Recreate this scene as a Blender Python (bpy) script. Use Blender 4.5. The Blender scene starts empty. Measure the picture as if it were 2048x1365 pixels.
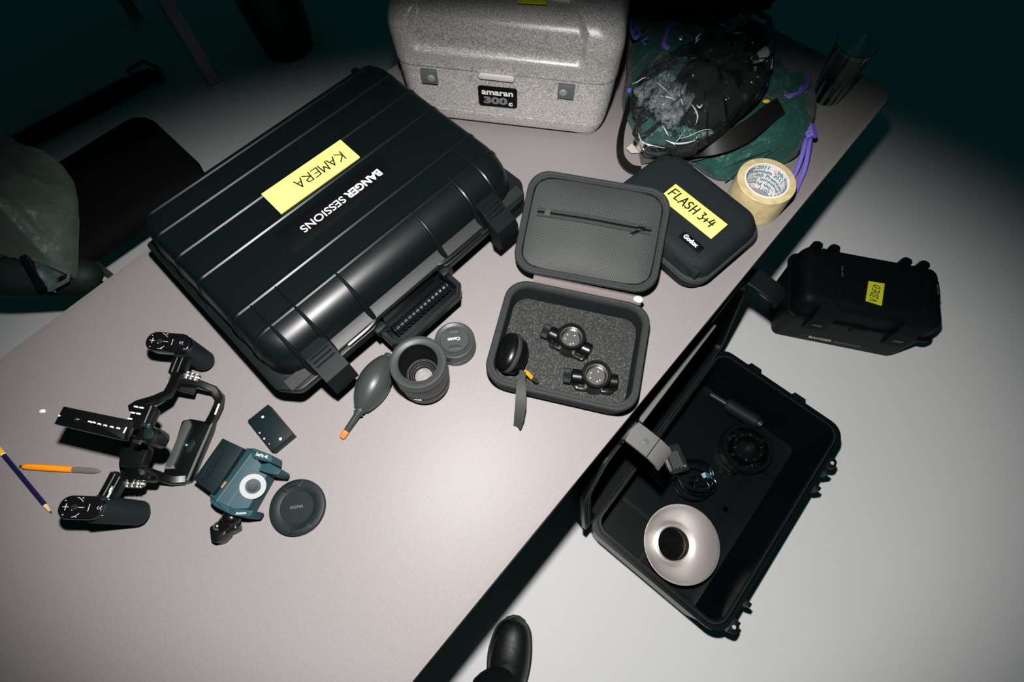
import bpy, bmesh, math, random
from mathutils import Vector, Matrix, noise as mnoise
random.seed(4)
D = bpy.data
SC = bpy.context.scene
COL = SC.collection
PI = math.pi
R = math.radians

# ---------------------------------------------------------------- camera, world, flash, exposure
FPX, NX, NY, H = 1099.0, 1030.0, 1167.5, 0.891      # focal length in px of a 2048 px frame, nadir, height over the table
FLOOR = -0.735                                       # floor level, table top is z = 0
_d = Vector((NX - 1024, -(NY - 682.5), -FPX)).normalized()
_z = -_d
_y = (Vector((0, 1, 0)) - _z * _z.y).normalized()
_x = _y.cross(_z)
CAMROT = Matrix((_x, _y, _z))                        # camera axes to world axes
CAMLOC = Vector((0, 0, H))
cam_data = D.cameras.new('camera')
cam_data.sensor_width = 36
cam_data.lens = FPX / 2048 * 36
cam_data.clip_start = 0.01
cam = D.objects.new('camera', cam_data)
cam.matrix_world = Matrix.Translation(CAMLOC) @ CAMROT.to_4x4()
COL.objects.link(cam)
SC.camera = cam

SC.view_settings.view_transform = 'Standard'
SC.view_settings.look = 'None'
SC.view_settings.exposure = 0.0
SC.view_settings.gamma = 1.0
SC.view_settings.use_curve_mapping = False

world = D.worlds.new('world')
SC.world = world
world.use_nodes = True
world.node_tree.nodes['Background'].inputs['Color'].default_value = (0.12, 0.90, 0.88, 1)
world.node_tree.nodes['Background'].inputs['Strength'].default_value = 0.010


def W(px, py, z=0.0):
    """point of the place at height z that the photograph shows at pixel px, py"""
    r = CAMROT @ Vector((px - 1024, -(py - 682.5), -FPX))
    return CAMLOC + r * ((z - H) / r.z)


fl = D.lights.new('camera_flash', 'SPOT')
fl.energy = 92
fl.color = (1.0, 0.965, 0.945)
fl.spot_size = R(80)
fl.spot_blend = 0.62
fl.shadow_soft_size = 0.016
flash = D.objects.new('camera_flash', fl)
flash.location = (-0.015, 0.135, 0.95)
flash.scale = (1.58, 1.0, 1.0)
_aim = (W(1015, 775, 0) - flash.location).normalized()
flash.rotation_euler = (_aim.to_track_quat('-Z', 'Y') @ Matrix.Rotation(R(0), 3, 'Z').to_quaternion()).to_euler()
COL.objects.link(flash)


# ---------------------------------------------------------------- materials
def mat(name, col, rough=0.5, metal=0.0, spec=0.5, var=None, bump=None, trans=0.0, alpha=1.0, emit=None, coat=0.0, ior=1.45, sheen=0.0):
    m = D.materials.new(name)
    m.use_nodes = True
    nt = m.node_tree
    b = nt.nodes['Principled BSDF']
    b.inputs['Base Color'].default_value = (*col, 1)
    b.inputs['Roughness'].default_value = rough
    b.inputs['Metallic'].default_value = metal
    b.inputs['Specular IOR Level'].default_value = spec
    b.inputs['Transmission Weight'].default_value = trans
    b.inputs['Coat Weight'].default_value = coat
    b.inputs['IOR'].default_value = ior
    b.inputs['Alpha'].default_value = alpha
    b.inputs['Sheen Weight'].default_value = sheen
    tc = nt.nodes.new('ShaderNodeTexCoord')
    if var:                                           # (scale, second colour, low, high)
        n = nt.nodes.new('ShaderNodeTexNoise')
        n.inputs['Scale'].default_value = var[0]
        n.inputs['Detail'].default_value = 3
        nt.links.new(tc.outputs['Object'], n.inputs['Vector'])
        rp = nt.nodes.new('ShaderNodeValToRGB')
        rp.color_ramp.elements[0].position = var[2]
        rp.color_ramp.elements[0].color = (*col, 1)
        rp.color_ramp.elements[1].position = var[3]
        rp.color_ramp.elements[1].color = (*var[1], 1)
        nt.links.new(n.outputs['Fac'], rp.inputs['Fac'])
        nt.links.new(rp.outputs['Color'], b.inputs['Base Color'])
    if bump:                                          # (scale, strength, distance)
        n = nt.nodes.new('ShaderNodeTexNoise')
        n.inputs['Scale'].default_value = bump[0]
        n.inputs['Detail'].default_value = 4
        nt.links.new(tc.outputs['Object'], n.inputs['Vector'])
        bp = nt.nodes.new('ShaderNodeBump')
        bp.inputs['Strength'].default_value = bump[1]
        bp.inputs['Distance'].default_value = bump[2]
        nt.links.new(n.outputs['Fac'], bp.inputs['Height'])
        nt.links.new(bp.outputs['Normal'], b.inputs['Normal'])
    return m


M = {}
M['floor'] = mat('floor_linoleum', (0.81, 0.83, 0.835), 0.5, spec=0.3, var=(3.0, (0.83, 0.85, 0.85), 0.3, 0.7), bump=(160, 0.04, 0.002))
M['table'] = mat('table_laminate', (0.250, 0.232, 0.231), 0.5, spec=0.35, var=(260, (0.231, 0.214, 0.213), 0.35, 0.65), bump=(500, 0.03, 0.001))
M['table_edge'] = mat('table_edge_band', (0.20, 0.12, 0.07), 0.5)
M['steel_dark'] = mat('dark_steel', (0.03, 0.03, 0.03), 0.45)
M['case'] = mat('black_moulded_plastic', (0.0022, 0.0046, 0.0050), 0.35, spec=0.34, bump=(1300, 0.06, 0.0004))
M['dull'] = mat('dull_black_plastic', (0.0022, 0.0050, 0.0054), 0.55, spec=0.16, bump=(900, 0.1, 0.0006))
M['ledge'] = mat('lit_ledge_plastic', (0.010, 0.012, 0.012), 0.52, spec=0.5, bump=(900, 0.08, 0.0004))  # case plastic made paler so the ledge reads as lit
M['case_flat'] = mat('black_plastic_matt', (0.004, 0.0062, 0.0064), 0.44, spec=0.5, bump=(900, 0.1, 0.0006))
M['black_gloss'] = mat('black_glossy_plastic', (0.004, 0.004, 0.005), 0.18, spec=0.45)
M['black_satin'] = mat('black_satin_metal', (0.0025, 0.003, 0.0032), 0.30, spec=0.5)
M['black_rubber'] = mat('black_rubber', (0.004, 0.009, 0.010), 0.6, spec=0.35, bump=(1500, 0.12, 0.0005))
M['black_vinyl'] = mat('black_sticker_vinyl', (0.002, 0.0028, 0.003), 0.5, spec=0.2)
M['ink'] = mat('marker_ink', (0.003, 0.010, 0.002), 0.6)
M['white_print'] = mat('white_print', (0.78, 0.76, 0.75), 0.5)
M['grey_print'] = mat('grey_print', (0.16, 0.17, 0.17), 0.5)
M['yellow'] = mat('yellow_tape', (0.88, 0.82, 0.20), 0.45, spec=0.3)
M['lime'] = mat('lime_yellow_tape', (0.66, 0.68, 0.03), 0.45, spec=0.3)
M['epp'] = mat('grey_foam_case', (0.27, 0.265, 0.255), 0.30, spec=0.9, var=(420, (0.62, 0.605, 0.58), 0.38, 0.64), bump=(420, 0.22, 0.0012))
M['latch_grey'] = mat('slate_plastic', (0.10, 0.12, 0.12), 0.4)
M['latch_light'] = mat('light_grey_plastic', (0.62, 0.60, 0.58), 0.4)
M['nylon'] = mat('black_hard_nylon', (0.006, 0.010, 0.011), 0.75, spec=0.22, var=(500, (0.012, 0.017, 0.018), 0.4, 0.62), bump=(900, 0.35, 0.0008))
M['webbing'] = mat('charcoal_binding', (0.014, 0.017, 0.0165), 0.72, spec=0.3, var=(900, (0.032, 0.036, 0.035), 0.4, 0.6), bump=(1200, 0.4, 0.0008))
M['foam'] = mat('speckled_foam', (0.026, 0.028, 0.027), 0.85, spec=0.2, var=(520, (0.15, 0.155, 0.15), 0.52, 0.78), bump=(700, 0.5, 0.0012))
M['grey_tape_cloth'] = mat('grey_webbing', (0.16, 0.135, 0.13), 0.8, spec=0.2)
M['strap'] = mat('grey_wrist_strap', (0.045, 0.048, 0.046), 0.65, spec=0.3, bump=(1300, 0.3, 0.0006))
M['orange'] = mat('orange_plastic', (0.95, 0.30, 0.008), 0.38)
M['orange_red'] = mat('orange_tip', (0.93, 0.20, 0.03), 0.4)
M['navy'] = mat('navy_paint', (0.006, 0.006, 0.045), 0.35)
M['pencil_yellow'] = mat('yellow_paint', (0.85, 0.48, 0.02), 0.4)
M['wood'] = mat('sharpened_wood', (0.62, 0.40, 0.22), 0.7)
M['lead'] = mat('graphite', (0.03, 0.03, 0.035), 0.4)
M['clear'] = mat('clear_plastic', (0.75, 0.70, 0.66), 0.1, trans=0.85, ior=1.2)
M['refill'] = mat('pen_refill', (0.05, 0.02, 0.015), 0.4)
M['lens'] = mat('charcoal_lens_barrel', (0.031, 0.037, 0.0365), 0.45, spec=0.4, bump=(1500, 0.06, 0.0004))
M['lens_dark'] = mat('lens_inner_black', (0.002, 0.0022, 0.0025), 0.65, spec=0.12)
M['lens_ring'] = mat('lens_ring_satin', (0.055, 0.06, 0.06), 0.3)
M['glass_element'] = mat('reflecting_grey_glass', (0.55, 0.52, 0.52), 0.12, metal=0.6)  # opaque grey stands in for the white reflection in the lens
M['rubber_grey'] = mat('grey_rubber_bulb', (0.032, 0.039, 0.0385), 0.38, spec=0.5)
M['canon'] = mat('small_lens_plastic', (0.040, 0.046, 0.046), 0.42, spec=0.4)
M['cap'] = mat('lens_cap_plastic', (0.004, 0.0105, 0.011), 0.5, spec=0.35, bump=(800, 0.15, 0.0005))
M['battery'] = mat('battery_plastic', (0.003, 0.010, 0.011), 0.5, spec=0.35, bump=(1000, 0.1, 0.0004))
M['teal'] = mat('teal_plastic', (0.018, 0.054, 0.067), 0.5, spec=0.22)
M['ring_grey'] = mat('grey_ring', (0.29, 0.30, 0.295), 0.5)
M['silver'] = mat('silver_metal', (0.80, 0.79, 0.77), 0.25, metal=1.0)
M['plate_grey'] = mat('contact_plate_grey', (0.05, 0.055, 0.055), 0.5)
M['brass'] = mat('brass_contact', (0.75, 0.36, 0.16), 0.3, metal=0.8)
M['dish'] = mat('pebbled_aluminium', (0.88, 0.85, 0.83), 0.36, metal=0.95, bump=(650, 0.35, 0.0012))
M['packing_tape'] = mat('tan_packing_tape', (0.52, 0.42, 0.21), 0.25, spec=0.5, var=(60, (0.64, 0.52, 0.28), 0.4, 0.6))
M['paper_core'] = mat('printed_white_core', (0.80, 0.78, 0.78), 0.6)
M['teal_print'] = mat('teal_print', (0.02, 0.16, 0.19), 0.6)
M['red_print'] = mat('red_print', (0.85, 0.26, 0.20), 0.6)
M['green_cloth'] = mat('green_nylon', (0.011, 0.060, 0.048), 0.42, spec=0.45, var=(40, (0.016, 0.078, 0.062), 0.35, 0.65), bump=(26, 1.0, 0.016), sheen=0.1)
M['purple'] = mat('purple_cord', (0.16, 0.12, 0.52), 0.6, spec=0.3, bump=(900, 0.3, 0.0008))
M['black_strap'] = mat('black_webbing', (0.006, 0.006, 0.006), 0.5, spec=0.4, bump=(700, 0.3, 0.0008))
M['black_cloth'] = mat('black_cloth', (0.003, 0.0032, 0.0034), 0.8, spec=0.2, bump=(60, 0.4, 0.004))
M['beige'] = mat('beige_tag', (0.45, 0.40, 0.34), 0.7)
M['olive'] = mat('olive_nylon', (0.050, 0.080, 0.066), 0.46, spec=0.4, var=(9, (0.075, 0.108, 0.090), 0.35, 0.65), bump=(20, 0.9, 0.014), sheen=0.1)
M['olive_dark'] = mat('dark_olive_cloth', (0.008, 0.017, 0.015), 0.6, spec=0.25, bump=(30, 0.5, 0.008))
M['lining'] = mat('patterned_lining', (0.07, 0.10, 0.095), 0.6, var=(30, (0.028, 0.055, 0.05), 0.45, 0.55))
M['leather'] = mat('black_leather', (0.006, 0.010, 0.010), 0.38, spec=0.4, bump=(90, 0.2, 0.002))
M['sole'] = mat('black_sole', (0.008, 0.010, 0.010), 0.55)
M['trouser'] = mat('black_trousers', (0.005, 0.008, 0.008), 0.85, spec=0.15, bump=(400, 0.3, 0.001))
M['leg_grey'] = mat('grey_painted_steel', (0.22, 0.25, 0.24), 0.5)
M['foot_white'] = mat('pale_foot_cap', (0.45, 0.48, 0.47), 0.5)
M['crumb'] = mat('white_crumb', (0.85, 0.83, 0.80), 0.7)
M['blue_tag'] = mat('blue_plastic_tag', (0.03, 0.22, 0.32), 0.3)
M['label_grey'] = mat('printed_battery_label', (0.012, 0.016, 0.017), 0.5)
M['water'] = mat('clear_glass', (1, 1, 1), 0.02, trans=1.0, ior=1.45)
M['latch_lit'] = mat('flash_lit_plastic', (0.13, 0.13, 0.125), 0.5, bump=(300, 0.25, 0.001))  # paler copy of the case plastic, flash light put into its colour


def mesh_net():
    m = mat('mesh_pocket_net', (0.016, 0.019, 0.019), 0.6, spec=0.35)
    nt = m.node_tree
    b = nt.nodes['Principled BSDF']
    tc = nt.nodes.new('ShaderNodeTexCoord')
    mp = nt.nodes.new('ShaderNodeMapping')
    mp.inputs['Rotation'].default_value = (0, 0, R(45))
    mp.inputs['Scale'].default_value = (330, 330, 1)
    ck = nt.nodes.new('ShaderNodeTexVoronoi')
    ck.inputs['Scale'].default_value = 1.0
    ck.inputs['Randomness'].default_value = 0.0
    rp = nt.nodes.new('ShaderNodeValToRGB')
    rp.color_ramp.elements[0].position = 0.30
    rp.color_ramp.elements[0].color = (0.002, 0.003, 0.003, 1)
    rp.color_ramp.elements[1].position = 0.46
    rp.color_ramp.elements[1].color = (0.050, 0.056, 0.055, 1)
    nt.links.new(tc.outputs['Object'], mp.inputs['Vector'])
    nt.links.new(mp.outputs['Vector'], ck.inputs['Vector'])
    nt.links.new(ck.outputs['Distance'], rp.inputs['Fac'])
    nt.links.new(rp.outputs['Color'], b.inputs['Base Color'])
    return m


M['net'] = mesh_net()


def film(name='clear_crinkled_film', milk=0.016):
    """thin crinkled clear film: mostly see-through, milky where it faces away, with sharp glints"""
    m = D.materials.new(name)
    m.use_nodes = True
    nt = m.node_tree
    nt.nodes.clear()
    out = nt.nodes.new('ShaderNodeOutputMaterial')
    tr = nt.nodes.new('ShaderNodeBsdfTransparent')
    tr.inputs['Color'].default_value = (0.93, 0.96, 0.97, 1)
    gl = nt.nodes.new('ShaderNodeBsdfGlossy')
    gl.inputs['Roughness'].default_value = 0.10
    df = nt.nodes.new('ShaderNodeBsdfDiffuse')
    df.inputs['Color'].default_value = (0.5, 0.58, 0.58, 1)
    tc = nt.nodes.new('ShaderNodeTexCoord')
    n = nt.nodes.new('ShaderNodeTexNoise')
    n.inputs['Scale'].default_value = 30
    n.inputs['Detail'].default_value = 3
    n.inputs['Distortion'].default_value = 1.5
    bp = nt.nodes.new('ShaderNodeBump')
    bp.inputs['Strength'].default_value = 1.0
    bp.inputs['Distance'].default_value = 0.02
    lw = nt.nodes.new('ShaderNodeLayerWeight')
    lw.inputs['Blend'].default_value = 0.18
    m1 = nt.nodes.new('ShaderNodeMixShader')
    m1.inputs['Fac'].default_value = milk
    m2 = nt.nodes.new('ShaderNodeMixShader')
    nt.links.new(tc.outputs['Object'], n.inputs['Vector'])
    nt.links.new(n.outputs['Fac'], bp.inputs['Height'])
    nt.links.new(bp.outputs['Normal'], gl.inputs['Normal'])
    nt.links.new(tr.outputs[0], m1.inputs[1])
    nt.links.new(df.outputs[0], m1.inputs[2])
    nt.links.new(lw.outputs['Fresnel'], m2.inputs['Fac'])
    nt.links.new(m1.outputs[0], m2.inputs[1])
    nt.links.new(gl.outputs[0], m2.inputs[2])
    nt.links.new(m2.outputs[0], out.inputs['Surface'])
    return m


M['film'] = film()
M['film_milky'] = film('milky_crinkled_film', 0.10)
M['film_glint_fold'] = mat('milky_glint_fold', (0.40, 0.44, 0.44), 0.15, spec=0.8)  # pale colour stands in for bright glints on the film creases


# ---------------------------------------------------------------- mesh building
def rr(x0, x1, y0, y1, r, n=6):
    """rounded rectangle, counter-clockwise"""
    r = max(1e-5, min(r, (x1 - x0) / 2 - 1e-6, (y1 - y0) / 2 - 1e-6))
    pts = []
    for cx, cy, a0 in ((x1 - r, y1 - r, 0), (x0 + r, y1 - r, 90), (x0 + r, y0 + r, 180), (x1 - r, y0 + r, 270)):
        for i in range(n + 1):
            a = R(a0 + 90 * i / n)
            pts.append((cx + r * math.cos(a), cy + r * math.sin(a)))
    return pts


def circ(r, n=32, cx=0, cy=0):
    return [(cx + r * math.cos(2 * PI * i / n), cy + r * math.sin(2 * PI * i / n)) for i in range(n)]


def area2(p):
    return sum(p[i][0] * p[(i + 1) % len(p)][1] - p[(i + 1) % len(p)][0] * p[i][1] for i in range(len(p))) / 2


def inset(p, d):
    """move every side of a counter-clockwise outline inwards by d"""
    n = len(p)
    out = []
    for i in range(n):
        a, b, c = Vector(p[i - 1][:2]), Vector(p[i][:2]), Vector(p[(i + 1) % n][:2])
        u = (b - a)
        v = (c - b)
        u = u.normalized() if u.length > 1e-9 else v.normalized()
        v = v.normalized() if v.length > 1e-9 else u
        n1 = Vector((-u.y, u.x))
        n2 = Vector((-v.y, v.x))
        k = n1 + n2
        k = k / max(0.35, (1 + n1.dot(n2)))
        out.append((b.x + k.x * d, b.y + k.y * d))
    return out


def roundpoly(p, r, n=4):
    """round the corners of an outline"""
    m = len(p)
    out = []
    for i in range(m):
        a, b, c = Vector(p[i - 1][:2]), Vector(p[i][:2]), Vector(p[(i + 1) % m][:2])
        d1, d2 = a - b, c - b
        k = min(r, d1.length * 0.45, d2.length * 0.45)
        s, e = b + d1.normalized() * k, b + d2.normalized() * k
        for j in range(n + 1):
            t = j / n
            q = s * (1 - t) ** 2 + b * 2 * t * (1 - t) + e * t * t
            out.append((q.x, q.y))
    return out


class MB:
    def __init__(s, xf=None):
        s.v, s.f, s.xf = [], [], xf

    def add(s, verts, faces, xf=None):
        o = len(s.v)
        for p in verts:
            p = Vector(p)
            if xf is not None:
                p = xf @ p
            if s.xf is not None:
                p = s.xf @ p
            s.v.append(p)
        s.f += [[i + o for i in f] for f in faces]
        return s

    def loft(s, rings, cap0=True, cap1=True, closed=True, xf=None):
        n = len(rings[0])
        assert all(len(r) == n for r in rings)
        vs = [p for r in rings for p in r]
        fs = []
        for k in range(len(rings) - 1):
            for i in range(n if closed else n - 1):
                j = (i + 1) % n
                fs.append([k * n + i, k * n + j, (k + 1) * n + j, (k + 1) * n + i])
        if cap0:
            fs.append(list(range(n))[::-1])
        if cap1:
            fs.append([(len(rings) - 1) * n + i for i in range(n)])
        return s.add(vs, fs, xf)

    def prism(s, p, z0, z1, bev=0.0, xf=None):
        p = [q[:2] for q in p]
        if area2(p) < 0:
            p = p[::-1]
        if bev > 0:
            q = inset(p, bev)
            q2 = inset(p, bev * 0.3)
            lv = [(q, z0), (q2, z0 + bev * 0.3), (p, z0 + bev), (p, z1 - bev), (q2, z1 - bev * 0.3), (q, z1)]
        else:
            lv = [(p, z0), (p, z1)]
        return s.loft([[(a, b, z) for a, b in o] for o, z in lv], xf=xf)

    def box(s, cx, cy, cz, sx, sy, sz, bev=0.0, r=0.0, xf=None, rz=0.0):
        mm = Matrix.Translation((cx, cy, cz)) @ Matrix.Rotation(rz, 4, 'Z')
        if xf is not None:
            mm = xf @ mm
        return s.prism(rr(-sx / 2, sx / 2, -sy / 2, sy / 2, r, 4) if r > 0 else [(-sx / 2, -sy / 2), (sx / 2, -sy / 2), (sx / 2, sy / 2), (-sx / 2, sy / 2)], -sz / 2, sz / 2, bev, mm)

    def lathe(s, prof, n=40, xf=None, cap=True):
        rings = [[(r * math.cos(2 * PI * i / n), r * math.sin(2 * PI * i / n), z) for i in range(n)] for r, z in prof]
        return s.loft(rings, cap, cap, True, xf)

    def tube(s, pts, r, n=10, closed=False, sx=1.0, sy=1.0, xf=None, up=(0, 0, 1)):
        pts = [Vector(p) for p in pts]
        m = len(pts)
        rs = r if isinstance(r, (list, tuple)) else [r] * m
        rings = []
        pu = Vector(up)
        for i, p in enumerate(pts):
            t = (pts[(i + 1) % m] - pts[i - 1]) if closed else (pts[min(i + 1, m - 1)] - pts[max(i - 1, 0)])
            t.normalize()
            a = pu.cross(t)
            if a.length < 1e-4:
                a = Vector((1, 0, 0)).cross(t)
            a.normalize()
            b = t.cross(a)
            rings.append([p + a * (math.cos(2 * PI * k / n) * rs[i] * sx) + b * (math.sin(2 * PI * k / n) * rs[i] * sy) for k in range(n)])
        if closed:
            rings.append(rings[0])
            return s.loft(rings, False, False, True, xf)
        return s.loft(rings, True, True, True, xf)

    def bar(s, pts, w, h, closed=False, up=(0, 0, 1), xf=None):
        """flat bar of width w (sideways) and thickness h (along up) following pts"""
        pts = [Vector(p) for p in pts]
        m = len(pts)
        rings = []
        for i, p in enumerate(pts):
            t = (pts[(i + 1) % m] - pts[i - 1]) if closed else (pts[min(i + 1, m - 1)] - pts[max(i - 1, 0)])
            t.normalize()
            u = up[i] if isinstance(up, list) else up
            a = t.cross(Vector(u)).normalized()
            b = a.cross(t)
            hw, hh = (w[i] if isinstance(w, list) else w) / 2, h / 2
            c = min(hw, hh) * 0.3
            rings.append([p + a * x + b * y for x, y in ((hw - c, -hh), (hw, -hh + c), (hw, hh - c), (hw - c, hh), (-hw + c, hh), (-hw, hh - c), (-hw, -hh + c), (-hw + c, -hh))])
        if closed:
            rings.append(rings[0])
            return s.loft(rings, False, False, True, xf)
        return s.loft(rings, True, True, True, xf)

    def grid(s, nx, ny, fn, xf=None):
        vs = [fn(i / (nx - 1), j / (ny - 1)) for j in range(ny) for i in range(nx)]
        fs = [[j * nx + i, j * nx + i + 1, (j + 1) * nx + i + 1, (j + 1) * nx + i] for j in range(ny - 1) for i in range(nx - 1)]
        return s.add(vs, fs, xf)

    def ball(s, c, rx, ry, rz, nu=28, nv=16, disp=None, xf=None):
        rings = []
        c = Vector(c)
        for j in range(1, nv):
            th = -PI / 2 + PI * j / nv
            ring = []
            for i in range(nu):
                a = 2 * PI * i / nu
                d = Vector((math.cos(th) * math.cos(a), math.cos(th) * math.sin(a), math.sin(th)))
                k = disp(d) if disp else 1.0
                ring.append(c + Vector((d.x * rx, d.y * ry, d.z * rz)) * k)
            rings.append(ring)
        return s.loft(rings, True, True, True, xf)

    def build(s, name, m, parent=None, smooth=35, world=False):
        me = D.meshes.new(name)
        off = Vector((0, 0, 0))
        if world and parent is not None:
            rt = parent
            while rt.parent is not None:
                rt = rt.parent
            off = Vector(rt.location)
        me.from_pydata([tuple(p - off) for p in s.v], [], s.f)
        bm = bmesh.new()
        bm.from_mesh(me)
        bmesh.ops.remove_doubles(bm, verts=bm.verts, dist=1e-6)
        bmesh.ops.recalc_face_normals(bm, faces=bm.faces)
        bm.to_mesh(me)
        bm.free()
        if smooth:
            me.polygons.foreach_set('use_smooth', [True] * len(me.polygons))
            me.set_sharp_from_angle(angle=R(smooth))
        me.materials.append(m)
        o = D.objects.new(name, me)
        COL.objects.link(o)
        if parent is not None:
            o.parent = parent
        return o


def sm(pts, n=5, ws=None):
    """smooth curve through points (and through a list of widths)"""
    P = [Vector(p) for p in pts]
    P = [P[0] * 2 - P[1]] + P + [P[-1] * 2 - P[-2]]
    out, wo = [], []
    for i in range(1, len(P) - 2):
        p0, p1, p2, p3 = P[i - 1:i + 3]
        for k in range(n + (i == len(P) - 3)):
            t = k / n
            out.append(.5 * ((2 * p1) + (p2 - p0) * t + (2 * p0 - 5 * p1 + 4 * p2 - p3) * t * t + (3 * p1 - p0 - 3 * p2 + p3) * t ** 3))
            if ws:
                wo.append(ws[i - 1] * (1 - t) + ws[min(i, len(ws) - 1)] * t)
    return (out, wo) if ws else out


def thing(name, label, cat, loc, deg=0.0, group=None):
    o = D.objects.new(name, None)
    o.empty_display_size = 0.02
    o.location = loc
    o.rotation_euler = (0, 0, R(deg))
    COL.objects.link(o)
    o['label'] = label
    o['category'] = cat
    if group:
        o['group'] = group
    return o


def tag(o, label, cat, group=None):
    o['label'] = label
    o['category'] = cat
    if group:
        o['group'] = group
    return o


def dup(rt, loc, deg, label, group=None):
    r = rt.copy()
    COL.objects.link(r)
    r.location = loc
    r.rotation_euler = (0, 0, R(deg))
    r['label'] = label
    if group:
        r['group'] = group
    for ch in rt.children:
        c = ch.copy()
        COL.objects.link(c)
        c.parent = r
        for g in ch.children:
            d = g.copy()
            COL.objects.link(d)
            d.parent = c
    return r


def text_geo(body, size, bold=0.0, depth=0.0003, align='CENTER', res=4, space=1.0, shear=0.0):
    """vertices and faces of a line of lettering, middle at the origin"""
    cu = D.curves.new('lettering', 'FONT')
    cu.body = body
    cu.size = size
    cu.align_x = align
    cu.align_y = 'CENTER'
    cu.extrude = depth / 2
    cu.offset = bold
    cu.resolution_u = res
    cu.space_character = space
    cu.shear = shear
    ob = D.objects.new('lettering', cu)
    COL.objects.link(ob)
    dg = bpy.context.evaluated_depsgraph_get()
    me = D.meshes.new_from_object(ob.evaluated_get(dg))
    vs = [v.co.copy() for v in me.vertices]
    fs = [list(p.vertices) for p in me.polygons]
    D.objects.remove(ob)
    D.curves.remove(cu)
    D.meshes.remove(me)
    return vs, fs


def text(name, body, size, m, parent, mtx, bold=0.0, depth=0.0003, width=None, **kw):
    vs, fs = text_geo(body, size, bold, depth, **kw)
    if width:
        w = max(v.x for v in vs) - min(v.x for v in vs)
        k = width / w
        for v in vs:
            v.x *= k
    b = MB()
    b.add(vs, fs, mtx)
    return b.build(name, m, parent, smooth=0)


def TR(x, y, z, rz=0.0, rx=0.0, ry=0.0):
    return Matrix.Translation((x, y, z)) @ Matrix.Rotation(R(rz), 4, 'Z') @ Matrix.Rotation(R(rx), 4, 'X') @ Matrix.Rotation(R(ry), 4, 'Y')


def axis_m(p, d, up=(0, 0, 1)):
    """matrix with origin p and local z along d"""
    d = Vector(d).normalized()
    x = Vector(up).cross(d)
    if x.length < 1e-4:
        x = Vector((1, 0, 0))
    x.normalize()
    y = d.cross(x)
    m = Matrix((x, y, d)).transposed().to_4x4()
    m.translation = Vector(p)
    return m


STROKES = {
    'K': [[(0, 0), (.05, 1)], [(.6, 1), (.02, .45), (.62, 0)]], 'A': [[(0, 0), (.38, 1), (.68, 0)], [(.12, .38), (.6, .4)]],
    'M': [[(0, 0), (.12, 1), (.4, .4), (.68, 1), (.78, 0)]], 'E': [[(.6, 1), (.05, .95), (0, 0), (.58, .04)], [(.02, .52), (.48, .55)]],
    'R': [[(0, 0), (.05, 1), (.5, .95), (.55, .65), (.05, .48), (.65, 0)]], 'F': [[(.62, 1), (.06, .95), (0, 0)], [(.03, .5), (.5, .54)]],
    'L': [[(.06, 1), (0, 0), (.5, .05)]], 'S': [[(.55, .9), (.3, 1), (.05, .8), (.15, .58), (.45, .45), (.5, .2), (.25, 0), (0, .12)]],
    'H': [[(0, 0), (.05, 1)], [(.55, 0), (.6, 1)], [(.03, .5), (.58, .52)]], '3': [[(.05, .92), (.4, .9), (.2, .58), (.45, .4), (.3, .05), (0, .08)]],
    '+': [[(0, .4), (.5, .44)], [(.24, .68), (.26, .14)]], '4': [[(.2, 1), (.02, .42), (.58, .48)], [(.45, .9), (.36, 0)]],
    'V': [[(0, 1), (.3, 0), (.62, 1)]], 'I': [[(.05, 1), (.45, 1)], [(.25, 1), (.22, 0)], [(0, 0), (.42, 0)]],
    'D': [[(.05, 1), (0, 0), (.42, .12), (.55, .55), (.35, .95), (.05, 1)]], 'O': [[(.3, 1), (.05, .7), (.03, .3), (.28, 0), (.55, .3), (.55, .75), (.3, 1)]], ' ': []}
ADV = {'M': .98, ' ': .35, 'L': .7, '3': .62, '+': .66, 'I': .62}


def handwriting(name, body, h, m, parent, mtx, width, stroke=0.0011):
    x = 0.0
    lines = []
    for ch in body:
        for st in STROKES[ch]:
            lines.append([(x + a, b) for a, b in st])
        x += ADV.get(ch, .84)
    k = width / (x - .2)
    b = MB()
    for i, st in enumerate(lines):
        pts = [(a * k - width / 2, (c - .5) * h * (1 + .06 * math.sin(i * 2.3)), 0.0) for a, c in st]
        for p0, p1 in zip(pts[:-1], pts[1:]):
            e = (Vector(p1) - Vector(p0)).normalized() * stroke * .6
            b.tube([Vector(p0) - e, Vector(p1) + e], stroke, 6, sx=1.0, sy=0.3, xf=mtx)
    return b.build(name, m, parent, smooth=0)


# ---------------------------------------------------------------- the setting
b = MB()
b.grid(3, 3, lambda u, v: (-4.5 + 9 * u, -3.0 + 9 * v, FLOOR))
o = b.build('floor', M['floor'], smooth=0)
o['kind'] = 'structure'

# ---------------------------------------------------------------- the table
E = Vector((0.6587, 0.7524, 0))
N = Vector((-0.7524, 0.6587, 0))
P0 = Vector((-0.14298, -0.12609, 0))
TW, T0, T1 = 0.893, -0.62, 1.492
tc_ = P0 + E * ((T0 + T1) / 2) + N * (TW / 2)
tab = thing('table', 'long pale grey laminate table under the camera gear', 'table', (tc_.x, tc_.y, FLOOR), math.degrees(math.atan2(E.y, E.x)))
hl, hw = (T1 - T0) / 2, TW / 2
b = MB()
b.prism(rr(-hl, hl, -hw, hw, 0.045, 8), -FLOOR - 0.024, -FLOOR, 0.0012)
b.build('tabletop', M['table'], tab)
b = MB()
q = rr(-hl - .0008, hl + .0008, -hw - .0008, hw + .0008, 0.046, 8)
b.loft([[(x, y, z) for x, y in q] for z in (-FLOOR - 0.0225, -FLOOR - 0.0015)], False, False)
b.build('edge_band', M['table_edge'], tab)
b = MB()
for y in (-hw + .13, hw - .13):
    b.box(0, y, -FLOOR - .045, 2 * hl - .3, .03, .04, .002)
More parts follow.
